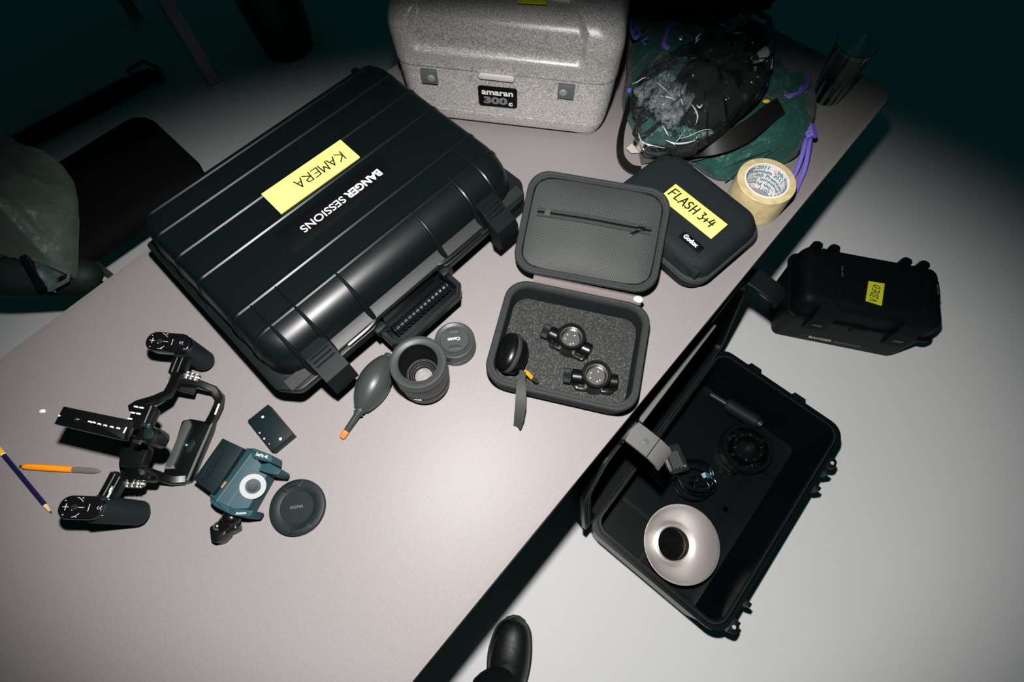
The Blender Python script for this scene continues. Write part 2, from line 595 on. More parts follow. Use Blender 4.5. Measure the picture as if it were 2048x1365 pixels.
for x in (-hl + .15, hl - .15):
    b.box(x, 0, -FLOOR - .045, .03, 2 * hw - .26, .038, .002)
b.build('under_frame', M['steel_dark'], tab)
for sx in (-1, 1):
    for sy in (-1, 1):
        b = MB()
        b.box(sx * (hl - .15), sy * (hw - .13), (-FLOOR - .024) / 2, .04, .04, -FLOOR - .024, .003)
        b.build('leg', M['steel_dark'], tab)


# ---------------------------------------------------------------- the large closed case
def asym(x, y0, y1, r, z, n=7):
    return [(a, c, z) for a, c in rr(-x, x, y0, y1, r, n)]


def big_case():
    ang = 46.5
    rt = thing('equipment_case', 'big closed black ribbed case with a yellow tape label on its lid', 'case', (-0.308, 0.5915, 0), ang)
    b = MB()
    b.loft([asym(.228, -.165, .165, .03, 0.0), asym(.236, -.172, .172, .032, .004), asym(.246, -.182, .182, .04, .03), asym(.252, -.186, .186, .044, .092)])
    for x in (-.235, .235):
        for y in (-.14, .14):
            b.box(x, y, .045, .03, .03, .08, .004)
    b.box(-.021, -.214, .052, .150, .064, .012, .003)  # dark plates added behind the handle to blacken the shadowed gap
    b.box(-.021, -.190, .074, .112, .016, .034, .003)
    b.build('lower_shell', M['case'], rt)
    # flange with a notch for the handle
    fo = [(.268, .19), (-.268, .19), (-.272, -.183), (-.248, -.213), (-.098, -.215), (-.078, -.196), (.036, -.196), (.056, -.215), (.248, -.213), (.272, -.183)]
    b = MB()
    b.prism(roundpoly(fo, .008, 3), .088, .104, .002)
    b.build('flange', M['case_flat'], rt)
    for x in (-.24, .238):
        bb = MB()
        bb.lathe([(.0046, .1042), (.0046, .0956), (.003, .0956), (.003, .1052), (.0046, .1052)], 18, TR(x, -.196, 0))
        bb.build('padlock_hole', M['black_gloss'], rt)
    # lid
    b = MB()
    prof = [(.258, -.192, .188, .045, .102), (.256, -.190, .187, .045, .122), (.2545, -.1865, .1865, .044, .135), (.253, -.181, .186, .043, .146), (.251, -.173, .1845, .042, .155), (.2485, -.163, .182, .04, .162), (.245, -.152, .178, .038, .1668), (.241, -.142, .174, .036, .1693), (.236, -.135, .168, .033, .170)]
    b.loft([asym(x, y0, y1, r, z) for x, y0, y1, r, z in prof], False, True)
    for y in (.168, .122, .065, .006, -.086, -.136):
        half = []
        for x, y0, y1, r, z in prof:
            d = max(0.0, y - (y1 - r), (y0 + r) - y)
            if d < r * .97:
                half.append((x - r + math.sqrt(r * r - d * d) - .0022, z - .0022))
        b.tube([(-x, y, z) for x, z in half] + [(x, y, z) for x, z in half[::-1]], .0048, 10)
    for x, ys in ((-.214, -.086), (-.170, -.086), (-.092, -.138), (.064, -.138), (.151, -.086), (.200, -.086)):
        pts = [(x, ys, .1702), (x, -.137, .1702), (x, -.153, .1668), (x, -.164, .162), (x, -.174, .155), (x, -.182, .146), (x, -.189, .133), (x, -.194, .122), (x, -.203, .112), (x, -.209, .103)]
        b.tube(pts, [.0014, .0022, .0026, .003, .0034, .0038, .0044, .005, .005, .004], 8)
    for x in (-.21, .21):
        b.box(x, .178, .160, .012, .02, .012, .002)
    b.build('lid', M['case'], rt)
    b = MB()
    for x0, x1 in ((-.168, -.094), (-.090, .062), (.066, .150)):
        b.loft([[(x, y, z) for y, z in ((-.184, .112), (-.186, .1215), (-.190, .1215), (-.2075, .1125), (-.2085, .1045), (-.19, .1035))] for x in (x0, x1)])
    for x0, x1 in ((-.256, -.216), (.203, .254)):
        b.loft([[(x, y, z) for y, z in ((-.184, .1035), (-.186, .1085), (-.205, .1055), (-.206, .1035))] for x in (x0, x1)])
    b.build('front_ledge', M['ledge'], rt)  # sloped strip added to catch the flash highlight
    # raised lip over the handle
    b = MB()
    arch = [(-.150, -.209, .106), (-.100, -.209, .108), (-.084, -.198, .110), (-.074, -.188, .1115), (-.060, -.183, .112), (.016, -.183, .112), (.030, -.188, .1115), (.041, -.198, .110), (.058, -.209, .108), (.140, -.209, .106)]
    b.tube(sm(arch, 4), .0046, 8)
    b.build('handle_arch', M['case'], rt)
    # latches
    for x in (-.1905, .1765):
        b = MB()
        pr = [(-.184, .140), (-.200, .139), (-.214, .127), (-.238, .116), (-.2440, .105), (-.246, .080), (-.241, .068), (-.224, .068), (-.220, .094), (-.200, .098), (-.186, .104)]
        b.loft([[(x + sx * .0215, y, z) for y, z in pr] for sx in (-1, -.9, .9, 1)])
        for k in range(3):
            b.box(x, -.203 - .006 * k, .1375 - .0045 * k, .034, .0022, .003, .0008, xf=None)
        b.build('latch', M['dull'], rt)
    # handle
    b = MB()
    b.bar([(-.094, -.205, .074), (-.094, -.243, .074), (-.080, -.256, .074), (.038, -.256, .074), (.052, -.243, .074), (.052, -.205, .074)], .010, .016)
    for x in (-.094, .052):
        b.box(x, -.214, .088, .020, .014, .016, .002)
    h = b.build('handle', M['case_flat'], rt)
    b = MB()
    pts, rs = [], []
    for i in range(57):
        u = i / 56
        pts.append((-.080 + .118 * u, -.230, .080))
        rs.append(.0088 + (.0012 if i % 4 in (0, 1) else -.0002))
    b.tube(pts, rs, 14)
    b.build('grip', M['case'], h)
    # hinge knuckles at the back
    for x in (-.135, .085, .150, .195):
        b = MB()
        b.tube([(x - .008, .196, .108), (x + .008, .196, .108)], .008, 10)
        b.box(x, .19, .10, .016, .014, .02, .002)
        b.build('hinge_knuckle', M['case'], rt)
    # labels
    b = MB()
    b.box(-.0055, -.0365, .1706, .216, .053, .0012, .0003)
    nl = b.build('name_label', M['black_vinyl'], rt)
    nl['label'] = 'black name label with white lettering'
    mt = TR(.0, -.0365, .1714, 180)
    text('lettering', 'BANGER', .0205, M['white_print'], nl, TR(.0475, -.0365, .1714, 180), bold=.0007, width=.0725)
    text('lettering', 'SESSIONS', .0205, M['white_print'], nl, TR(-.0365, -.0365, .1714, 180), bold=.00015, width=.0855)
    b = MB()
    b.prism([(-.083, .0125), (.079, .0105), (.0805, .063), (-.0815, .0665)], .1702, .1728, 0)
    st = b.build('tape_label', M['yellow'], rt)
    st['label'] = 'yellow tape label with handwriting'
    handwriting('handwriting', 'KAMERA', .019, M['ink'], st, TR(.016, .036, .1731, 177), .092, .0012)
    return rt


big_case()


# ---------------------------------------------------------------- the grey foam light case
def light_case():
    rt = thing('light_case', 'speckled grey foam case with black badge on its front', 'case', (-0.0216, 0.8783, 0), -8.8)
    hx, dep = .2130, .27
    def ring(z, xin, yin, r, n=10, front=90):
        # dense along the front for the moulded panel
        x0, x1, y0, y1 = -hx + xin, hx - xin, -.006 + yin, dep - yin
        p = rr(x0, x1, y0, y1, r, n)
        out = []
        for i in range(len(p)):
            a, c = p[i], p[(i + 1) % len(p)]
            out.append(a)
            if i % (n + 1) == n:
                m = front if i // (n + 1) == 2 else 6
                for k in range(1, m):
                    t = k / m
                    out.append((a[0] + (c[0] - a[0]) * t, a[1] + (c[1] - a[1]) * t))
        return [(a, c, z) for a, c in out]
    # lower body
    b = MB()
    lo = [(.014, .022, .02, .030), (.018, .016, .013, .032), (.03, .012, .009, .034), (.046, .009, .0065, .035), (.0465, .011, .0085, .035), (.049, .011, .0085, .035), (.0495, .0085, .006, .035), (.10, .004, .003, .036), (.152, .002, .002, .036)]
    b.loft([ring(z, xi, yi, r, front=8) for z, xi, yi, r in lo])
    for sx in (-1, 1):
        for y in (.045, dep - .045):
            x = sx * (hx - .048)
            b.loft([[(p, q, z) for p, q in rr(x - .028 - e, x + .028 + e, y - .030 - e, y + .030 + e, .02, 6)] for z, e in ((0, -.006), (.004, -.002), (.016, .0))])
    b.build('lower_body', M['epp'], rt)
    # lid with a sunken wraparound panel
    rings = []
    S = []
    zt, rad = .268, .052
    for z in (.1535, .157, .165, .175, .180, .184, .188, .192, .198, .206):
        t = (z - .1535) / .06
        S.append((z, .001 - .002 * t, -.002 - .004 * t))
    for k in range(15):
        a = R(90 * k / 14)
        S.append((zt - rad + rad * math.sin(a), -.001 + (rad * .55) * (1 - math.cos(a)), -.006 + rad * (1 - math.cos(a))))
    for k in range(1, 22):
        S.append((zt, .0276 + .007 * k, .046 + .0042 * k))
    for i, (z, xi, yi) in enumerate(S):
        r = .037 if i < 10 else .037 + .008 * min(1, (i - 10) / 14)
        rings.append([list(p) for p in ring(z, xi, yi, r)])
    def depth(x, y, z):
        # unrolled height of the front: 0 at the lower lip
        s = z if z < zt - .0015 else zt + (y - .04) * 1.0
        lo_, hi_ = .187, zt + .022
        if y > .13:
            return 0
        dx = .158 - abs(x + .010)
        dx2 = dx - max(0, (s - .245)) * .7 - max(0, (.200 - s)) * 0.4
        d = min(dx2, (s - lo_) * 1.0, (hi_ - s))
        return max(0.0, min(1.0, d / .0055))
    for rg in rings:
        for p in rg:
            x, y, z = p
            k = depth(x, y, z)
            if k > 0 and y < .13:
                fz = max(0.0, min(1.0, (z - (zt - rad)) / rad))
                n = Vector((0, -(1 - fz), fz)).normalized()
                p[1] -= n.y * .0105 * k
                p[2] -= n.z * .0105 * k
    b = MB()
    b.loft([[tuple(p) for p in rg] for rg in rings], True, True)
    b.build('lid', M['epp'], rt, smooth=50)
    for x, f in ((-.143, 1), (.121, -1)):
        b = MB()
        b.box(x, -.0105, .133, .031, .008, .029, .0012)
        t = b.build('latch', M['latch_grey'], rt)
        b = MB()
        b.lathe([(.0075, 0), (.0078, .0015), (.006, .0032), (.001, .0038)], 20, TR(x + f * .005, -.0145, .133, 0, 90))
        b.build('latch_button', M['leg_grey'], t)
    b = MB()
    b.prism(rr(-.034, .034, -.0055, .0055, .0054), -.003, .003, .001, TR(-.012, -.0105, .1475, 0, 90))
    b.build('finger_lip', M['latch_light'], rt)
    b = MB()
    b.prism(rr(-.0385, .0385, -.0235, .0235, .006), -.001, .001, .0004, TR(-.0115, -.0062, .098, 1, 90))
    t = b.build('badge', M['black_vinyl'], rt)
    text('lettering', 'amaran', .0185, M['white_print'], t, TR(-.0115, -.0074, .1085, 1, 90), bold=.00055, width=.062)
    text('lettering', '300', .0215, M['grey_print'], t, TR(-.0163, -.0074, .0885, 1, 90), bold=.0012, width=.0475)
    text('lettering', 'c', .0150, M['latch_light'], t, TR(.0140, -.0074, .0850, 1, 90), bold=.0008, width=.0085)
    b = MB()
    b.box(.044, .058, zt + .0008, .048, .056, .0012, .0002, rz=R(5))
    b.build('tape_label', M['lime'], rt)
    b = MB()
    b.prism(rr(-.0155, .0155, -.011, .011, .004), zt - .002, zt + .003, .001, TR(-.013, .060, 0))
    b.build('handle_socket', M['latch_grey'], rt)
    b = MB()
    b.tube([(-.2, .12, zt + .004), (-.195, .05, zt + .004), (-.14, .042, zt + .004), (-.13, .12, zt + .004)], .003, 8)
    b.build('carry_strap', M['black_strap'], rt)


light_case()


# ---------------------------------------------------------------- zipped hard cases for flash accessories
def shell_rings(hx, hy, levels, n=8):
    return [[(x, y, z) for x, y in rr(-hx + i, hx - i, -hy + i, hy - i, r, n)] for z, i, r in levels]


def closed_flash_case():
    rt = thing('zip_case', 'closed black zip case with yellow tape label beside the packing tape', 'case', (0.3085, 0.629, 0), -49)
    hx, hy = .124, .096
    b = MB()
    b.loft(shell_rings(hx, hy, [(0, .016, .03), (.004, .010, .034), (.014, .005, .036), (.036, .001, .038)]))
    b.build('lower_shell', M['nylon'], rt)
    b = MB()
    b.loft(shell_rings(hx, hy, [(.0365, .0015, .038), (.0375, -.0005, .038), (.0395, -.0010, .038), (.041, .0015, .038), (.0418, .0015, .038), (.0432, -.0008, .038), (.0455, 0, .038), (.0468, .003, .036)]))
    b.build('zip', M['webbing'], rt)
    b = MB()
    b.loft(shell_rings(hx, hy, [(.046, .004, .038), (.060, .007, .036), (.069, .011, .034), (.0745, .016, .032), (.0772, .022, .030), (.0782, .030, .026), (.0782, .05, .02)]))
    b.box(.085, -.083, .060, .05, .012, .02, .004)
    b.build('lid', M['nylon'], rt)
    b = MB()
    b.box(.0185 , .0, .0786, .122, .045, .0012, .0002, rz=R(1))
    t = b.build('tape_label', M['yellow'], rt)
    handwriting('handwriting', 'FLASH 3+4', .0195, M['ink'], t, TR(.014, .003, .0795, 0), .100, .0015)
    b = MB()
    b.box(.062, -.053, .0789, .046, .017, .0018, .0004, rz=R(0))
    t = b.build('name_tag', M['black_vinyl'], rt)
    text('lettering', 'Godox', .0125, M['white_print'], t, TR(.059, -.0525, .0800), bold=.0005, width=.031)


closed_flash_case()

OPEN_C = Vector((.0905, .3675, 0))
OPEN_A = -13.5


def open_flash_case():
    rt = thing('zip_case', 'open black zip case with foam floor and mesh pocket in its lid', 'case', OPEN_C, OPEN_A)
    hx, hy = .1245, .098
    outer = [(0, .014, .03), (.004, .008, .034), (.016, .003, .037), (.040, .0005, .038), (.050, 0, .038)]
    inner = [(.050, .0100, .030), (.040, .0112, .029), (.012, .013, .028)]
    b = MB()
    b.loft(shell_rings(hx, hy, outer + inner))
    b.build('lower_shell', M['nylon'], rt)
    b = MB()
    b.loft(shell_rings(hx, hy, [(.046, -.0008, .038), (.050, -.0018, .038), (.0535, -.0002, .038), (.0545, .003, .036), (.0535, .0055, .034), (.0545, .008, .032), (.0545, .0095, .031), (.052, .0108, .030), (.046, .0108, .030), (.046, -.0008, .038)]), False, False)
    b.build('zip_rim', M['webbing'], rt)
    b = MB()
    b.prism(rr(-hx + .014, hx - .014, -hy + .014, hy - .014, .026, 8), .0115, .0165, .001)
    b.build('foam_floor', M['foam'], rt)
    # hinge strip
    b = MB()
    def hs(u, v):
        x = -.085 + .19 * u
        return (x, .098 + .016 * v, .052 + .006 * math.sin(v * PI) + .002 * v)
    b.grid(12, 6, hs)
    b.grid(12, 6, lambda u, v: tuple(Vector(hs(u, v)) - Vector((0, 0, .0015))))
    b.build('hinge_strip', M['grey_tape_cloth'], rt)
    b = MB()
    b.ball((.099, .104, .0585), .009, .007, .004, 14, 8)
    b.build('zip_end', M['foot_white'], rt)
    # lid, leaning back on the closed case
    X = TR(-.001, .114, .060, 1.5, 18.5)
    b = MB(X)
    ly = .185
    def lr(levels):
        return [[(x, y + ly / 2, z) for x, y in rr(-hx + i, hx - i, -ly / 2 + i, ly / 2 - i, r, 8)] for z, i, r in levels]
    b.loft(lr([(-.024, .024, .026), (-.022, .016, .03), (-.017, .008, .034), (-.008, .003, .037), (0, 0, .038), (.003, .002, .037), (.003, .0105, .030), (-.006, .012, .029)]))
    ls = b.build('lid', M['nylon'], rt)
    b = MB(X)
    b.loft(lr([(-.003, -.0006, .038), (.001, -.0016, .038), (.0045, 0, .038), (.0055, .003, .036), (.0045, .0055, .034), (.0055, .008, .032), (.005, .0095, .031), (.003, .0108, .030), (-.003, .0108, .030), (-.003, -.0006, .038)]), False, False)
    b.build('zip_rim', M['webbing'], ls)
    b = MB(X)
    def pk(u, v):
        x, y = (-1 + 2 * u), (-1 + 2 * v)
        z = .001 + .007 * (1 - x ** 4) * (1 - y ** 4) + .0015 * math.sin(5 * x + 2) * (1 - y * y) * (1 - x * x)
        q = rr(-.11, .11, -.079, .079, .026, 8)
        k = 1 - .10 * (abs(x) ** 6) * (abs(y) ** 6)
        return (x * .1125 * k, .0925 + y * .0815 * k, z)
    b.grid(40, 30, pk)
    b.build('mesh_pocket', M['net'], ls, smooth=60)
    b = MB(X)
    zx = [(-.1 + .2 * i / 20) for i in range(21)]
    def zz(x, y):
        u, v = (x / .1125 + 1) / 2, ((y - .0925) / .0815 + 1) / 2
        return pk(u, v)[2]
    for dy, w, hh in ((.113, .006, .0022), (.1035, .006, .0022)):
        b.bar([(x, dy - .000, zz(x, dy) + .0022) for x in zx], w, hh)
    b.build('pocket_binding', M['webbing'], ls)
    b = MB(X)
    b.bar([(x, .1083, zz(x, .1083) + .0020) for x in zx], .004, .0022)
    zp = b.build('pocket_zip', M['black_gloss'], ls)
    b = MB(X)
    b.box(.082, .1083, zz(.082, .108) + .0035, .012, .007, .004, .001)
    b.box(.073, .100, zz(.075, .1) + .004, .005, .019, .002, .0006, rz=R(-52))
    b.build('zip_slider', M['black_gloss'], ls)
    b = MB(X)
    b.box(-.082, .1095, zz(-.082, .1095) + .003, .010, .012, .002, .0004)
    b.build('zip_stop', M['strap'], ls)
    return rt


open_flash_case()


# round flash heads lying on the foam
def flash_head():
    rt = thing('flash_head', 'x', 'camera accessory', (0, 0, 0))
    b = MB()
    ax = axis_m((-.038, 0, .0155), (1, 0, 0))
    b.lathe([(.0120, 0), (.0132, .001), (.0132, .074), (.0120, .0755)], 32, ax)
    b.lathe([(.020, .002), (.0222, .004), (.0228, .032), (.0242, .036), (.0245, .0385), (.0242, .0415), (.0230, .0432), (.0195, .0432), (.0183, .041), (.0180, .0310), (.0150, .0295)], 40)
    b.build('barrel', M['black_satin'], rt)
    b = MB()
    for k in range(36):
        a = 2 * PI * k / 36
        b.box(0.0176 * math.cos(a), .0176 * math.sin(a), .0355, .0014, .0012, .008, 0, rz=a)
    for k in range(3):
        b.lathe([(.0182, .0322 + .003 * k), (.0168, .0328 + .003 * k), (.0182, .0334 + .003 * k)], 32, cap=False)
    b.build('bayonet_ring', M['lens_ring'], rt)
    b = MB()
    b.lathe([(.0150, .0285), (.0150, .0306), (.0142, .0312), (.0002, .0312)], 32)
    p = b.build('contact_plate', M['plate_grey'], rt)
    for a in (70, 150, 205, 290, 320):
        b = MB()
        b.lathe([(.0018, .0310), (.0018, .0322), (.0008, .0327), (.0001, .0327)], 12, TR(.0094 * math.cos(R(a)), .0094 * math.sin(R(a)), 0))
        b.build('contact_pin', M['brass'], p)
    b = MB()
    n = 22
    ring = []
    for k in range(n * 2):
        a = 2 * PI * k / (n * 2)
        r = .0128 if k % 2 else .0114
        ring.append((r * math.cos(a), r * math.sin(a)))
    b.prism(ring, 0, .0125, .0006, axis_m((-.0515, 0, .0155), (1, 0, 0)))
    b.build('knurled_knob', M['black_rubber'], rt)
    b = MB()
    b.prism(rr(-.034, .034, -.0145, .0145, .007), 0, .010, .002, TR(.001, -.004, 0))
    for x in (-.018, .020):
        b.box(x, -.0155, .0125, .016, .010, .008, .001)
    b.build('foot_block', M['black_satin'], rt)
    for x in (-.0275, .031):
        b = MB()
        b.lathe([(.0016, 0), (.0016, .001), (.0004, .0012)], 10, TR(x, -.0123, .0178, 0, 65))
        b.build('screw', M['silver'], rt)
    return rt


fz = .0172
h1 = flash_head()
p = W(1142, 677, .05)
h1.location = (p.x, p.y, fz)
h1.rotation_euler = (0, 0, R(-27))
h1['label'] = 'black round flash head with knurled knob, nearer the lid hinge'
h1['group'] = 'flash heads in the open zip case'
p = W(1192, 752, .05)
dup(h1, (p.x, p.y, fz), -8, 'black round flash head with knurled knob, nearest the front rim of the case', 'flash heads in the open zip case')


# small zipped pouch leaning in the case corner
def pouch():
    p = W(1016, 712, .04)
    rt = thing('earphone_pouch', 'small black domed pouch with wrist strap leaning in the open case', 'pouch', (p.x, p.y, fz))
    X = TR(.004, .002, .030, -12, 0, -52)
    def oval(rx, ry, z):
        return [(rx * math.cos(2 * PI * i / 36), ry * math.sin(2 * PI * i / 36), z) for i in range(36)]
    b = MB(X)
    b.loft([oval(.012, .018, -.026), oval(.018, .026, -.024), oval(.023, .032, -.017), oval(.025, .0345, -.006), oval(.0252, .035, -.0035)])
    b.loft([oval(.0252, .035, .0035), oval(.025, .0345, .006), oval(.022, .032, .012), oval(.016, .024, .016), oval(.006, .010, .0175)])
    b.build('shell', M['black_satin'], rt)
    b = MB(X)
    b.loft([oval(.0255, .0353, -.004), oval(.0262, .036, -.0025), oval(.0262, .036, .0025), oval(.0255, .0353, .004)])
    b.build('zip_band', M['webbing'], rt)
    r0 = Vector(rt.location)
    b = MB()
    path = [W(1046, 742, .048), W(1043, 760, .058), W(1042, 785, .060), W(1041, 812, .052), W(1038, 838, .030), W(1036, 853, .010)]
    b.bar(path, [.011, .0125, .0165, .0175, .0170, .0165], .0025, up=[(0, .3, 1)] * 6)
    path = [W(1046, 742, .044), W(1043, 765, .052), W(1041, 795, .050), W(1039, 825, .034), W(1036, 853, .0065)]
    b.bar(path, [.010, .012, .0150, .0155, .0155], .002, up=[(0, .3, 1)] * 5)
    b.build('wrist_strap', M['strap'], rt, world=True)
    b = MB()
    b.bar([W(1049, 742, .050), W(1056, 748, .046), W(1064, 757, .034)], [.005, .0068, .0062], .003)
    z = b.build('zip_pull', M['orange'], rt, world=True)
    b = MB()
    b.tube([W(1063, 756, .035), W(1070, 762, .030), W(1075, 766, .028)], [.003, .0042, .003], 12)
    b.build('pull_end', M['silver'], z, world=True)


pouch()


# ---------------------------------------------------------------- packing tape
def packing_tape():
    hgt = .066
    p = W(1534, 361, hgt)
    rt = thing('packing_tape', 'wide roll of tan packing tape with a printed core', 'tape', (p.x, p.y, 0))
    b = MB()
    b.lathe([(.0415, 0), (.0535, 0), (.0545, .001), (.0545, hgt - .001), (.0535, hgt), (.0415, hgt), (.0415, 0)], 64, cap=False)
    b.build('tape_winding', M['packing_tape'], rt)
    b = MB()
    b.lathe([(.0385, .0003), (.0414, .0003), (.0414, hgt + .0004), (.0385, hgt + .0004), (.0385, .0003)], 64, cap=False)
    core = b.build('core', M['paper_core'], rt)
    vs0, fs0 = text_geo('lith Premium 2011', .0125, .0003, .0, res=2)
    vsu, fsu = text_geo('u', .0125, .0003, .0, res=2)
    wid = max(v.x for v in vs0) - min(v.x for v in vs0)
    rad = .0382
    bb, br = MB(), MB()
    def wrap(v, x0, zc, flip):
        x, y = v.x + x0, v.y
        if flip:
            x, y = -x, -y
        a = -x / rad
        return (rad * math.sin(-a), rad * math.cos(a), zc + y)
    pitch = wid + .018
    for r_ in range(6):
        zc = hgt - .008 - .0108 * r_
        flip = r_ >= 3
        for k in range(-1, 2):
            x0 = k * pitch + (r_ * .037) % pitch - .03
            if abs(x0) > .13:
                continue
            bb.add([wrap(v, x0, zc, flip) for v in vs0], fs0)
            br.add([wrap(v, x0 - wid / 2 - .006, zc, flip) for v in vsu], fsu)
    nf = len(bb.f)
    bb.add(br.v, br.f)
    pr = bb.build('printing', M['teal_print'], core, smooth=0)
    pr.data.materials.append(M['red_print'])
    for pg in pr.data.polygons:
        if pg.index >= nf:
            pg.material_index = 1


packing_tape()


# ---------------------------------------------------------------- lenses, cap, blower
def zoom_lens():
    p = W(835, 724, .107)
    rt = thing('zoom_lens', 'large black zoom lens standing upright beside the rubber air blower', 'lens', (p.x, p.y, 0))
    b = MB()
    b.lathe([(.030, 0), (.0335, .0), (.0345, .002), (.0345, .010), (.038, .014), (.0395, .018), (.0395, .048), (.0415, .052), (.0418, .085), (.0432, .087), (.0440, .0885), (.0442, .104), (.0436, .1062), (.0425, .107), (.0412, .107), (.0410, .1058), (.0398, .1058), (.0396, .1068), (.0380, .1068), (.0318, .1035), (.0310, .1040), (.0303, .1030)], 64, cap=False)
    b.build('barrel', M['lens'], rt)
    b = MB()
    n = 150
    ring = [((.0432 if k % 2 else .0420) * math.cos(2 * PI * k / n), (.0432 if k % 2 else .0420) * math.sin(2 * PI * k / n)) for k in range(n)]
    b.loft([[(x, y, z) for x, y in ring] for z in (.056, .083)], False, False)
    n = 110
    ring = [((.0404 if k % 2 else .0396) * math.cos(2 * PI * k / n), (.0404 if k % 2 else .0396) * math.sin(2 * PI * k / n)) for k in range(n)]
    b.loft([[(x, y, z) for x, y in ring] for z in (.022, .036)], False, False)
    b.build('zoom_ring', M['lens'], rt)
    b = MB()
    b.lathe([(.0304, .1032), (.0295, .098), (.0280, .062), (.0262, .052), (.0210, .0500), (.0208, .0475), (.0175, .0465), (.0172, .044), (.0145, .0432), (.014, .042)], 56, cap=False)
    b.build('inner_tube', M['lens_dark'], rt)
    b = MB()
    for r, z in ((.0258, .0527), (.0200, .0500), (.0168, .0472), (.0238, .0518)):
        b.lathe([(r + .0006, z - .0004), (r + .0003, z + .0004), (r - .0003, z + .0004), (r - .0006, z - .0004)], 48, cap=False)
    b.build('retaining_ring', M['lens_ring'], rt)
    b = MB()
    b.lathe([(.0146, .0425), (.011, .0445), (.006, .0458), (.0002, .0462)], 40)
    b.build('front_element', M['glass_element'], rt)
    b = MB()
    b.box(0, 0, 0, .012, .004, .006, .001, xf=Matrix.Rotation(R(-100), 4, 'Z') @ TR(.0395, 0, .042, 90))
    b.build('mode_switch', M['white_print'], rt)


def small_lens():
    p = W(908.6, 679, .04)
    rt = thing('prime_lens', 'small grey prime lens with its front cap on, behind the large zoom lens', 'lens', (p.x, p.y, 0))
    b = MB()
    b.lathe([(.0300, 0), (.0330, 0), (.0335, .002), (.0338, .018), (.0346, .020), (.0346, .034), (.0338, .0372), (.0315, .0385), (.0300, .0380), (.0275, .0365), (.0255, .0360), (.0250, .0372), (.0245, .0372)], 60, cap=False)
    b.build('barrel', M['canon'], rt)
    n = 120
    b = MB()
    ring = [((.0351 if k % 2 else .0343) * math.cos(2 * PI * k / n), (.0351 if k % 2 else .0343) * math.sin(2 * PI * k / n)) for k in range(n)]
    b.prism(ring, .006, .017, .0005)
    b.build('focus_ring', M['lens'], rt)
    b = MB()
    b.lathe([(.0246, .030), (.0246, .0400), (.0236, .0412), (.0002, .0412)], 48)
    cp = b.build('front_cap', M['canon'], rt)
    for s in (-1, 1):
        b = MB()
        b.prism(roundpoly([(-.0095, -.0042), (.0095, -.0042), (.0105, .0042), (-.0105, .0042)], .002, 2), .0405, .0426, .0008, Matrix.Rotation(R(8), 4, 'Z') @ TR(0, s * .0155, 0, 0 if s > 0 else 180))
        b.build('pinch_grip', M['lens'], cp)
    text('lettering', 'Canon', .0085, M['white_print'], cp, TR(-.0005, 0, .0415, 189), bold=.0002, width=.0205)
    text('lettering', 'EF 50mm', .0042, M['grey_print'], rt, TR(.006, -.0347, .0135, 10, 90), width=.017)


def lens_cap():
    p = W(594, 1015, .009)
    rt = thing('lens_cap', 'round black lens cap lying on the table', 'lens cap', (p.x, p.y, 0), 20)
    b = MB()
    b.lathe([(.0405, 0), (.0415, .0005), (.0420, .002), (.0428, .0022), (.0430, .0085), (.0420, .0097), (.0400, .0102), (.0275, .0102), (.0268, .0098), (.0255, .0098), (.0250, .0102), (.0002, .0102)], 64)
    c = b.build('cap_disc', M['cap'], rt)
    for s in (0, 180):
        b = MB()
        pts = []
        for k in range(9):
            a = R(62 + 56 * k / 8)
            pts.append((.0408 * math.cos(a), .0408 * math.sin(a)))
        for k in range(9):
            a = R(112 - 44 * k / 8)
            pts.append((.0290 * math.cos(a), .0290 * math.sin(a)))
        b.prism(pts, .0094, .0122, .0009, Matrix.Rotation(R(s), 4, 'Z'))
        b.build('pinch_tab', M['cap'], rt)
        b = MB()
        b.bar([(.0325 * math.cos(R(a)), .0325 * math.sin(R(a)), .0124) for a in range(76 + s, 106 + s, 4)], .0018, .0008)
        b.build('tab_slot', M['black_vinyl'], rt)
    text('lettering', 'SIGMA', .0062, M['grey_print'], c, TR(0, 0, .0105, -12), width=.020, depth=.0004)


def blower():
    a, c = W(777, 712, .028), W(722, 819, .022)
    rt = thing('air_blower', 'grey rubber bulb air blower with an orange nozzle tip', 'air blower', ((a.x + c.x) / 2, (a.y + c.y) / 2, 0))
    d = c - a
    L = d.length
    X = axis_m(a, d)
    b = MB()
    prof = [(.0045, -.004), (.0070, -.002), (.0075, .002)]
    for k in range(19):
        t = k / 18
        prof.append((.0072 + .0208 * math.sin(PI * min(1, t * .93 + .02)) ** .75 - .0005 * t, .004 + (L - .004) * t))
    b.lathe(prof, 48, X)
    for k in range(8):
        an = 2 * PI * (k + .3) / 8
        b.tube([X @ Vector(((r + .0001) * math.cos(an), (r + .0001) * math.sin(an), z)) for r, z in prof[3:]], .0006, 6)
    b.build('bulb', M['rubber_grey'], rt, world=True)
    t = W(683, 877, .008)
    dn = t - c
    Y = axis_m(c, dn)
    Ln = dn.length
    b = MB()
    b.lathe([(.0085, -.004), (.0092, .0), (.0092, .003), (.0070, .0035), (.0070, .006), (.0085, .0065), (.0085, .009), (.0055, .010), (.0052, Ln * .5), (.0050, Ln - .014)], 28, Y)
    b.build('nozzle', M['lens'], rt, world=True)
    b = MB()
    b.lathe([(.0052, Ln - .0145), (.0056, Ln - .0125), (.0054, Ln - .004), (.0040, Ln - .001), (.0012, Ln)], 24, Y)
    b.build('nozzle_tip', M['orange_red'], rt, world=True)


zoom_lens()
small_lens()
lens_cap()
blower()


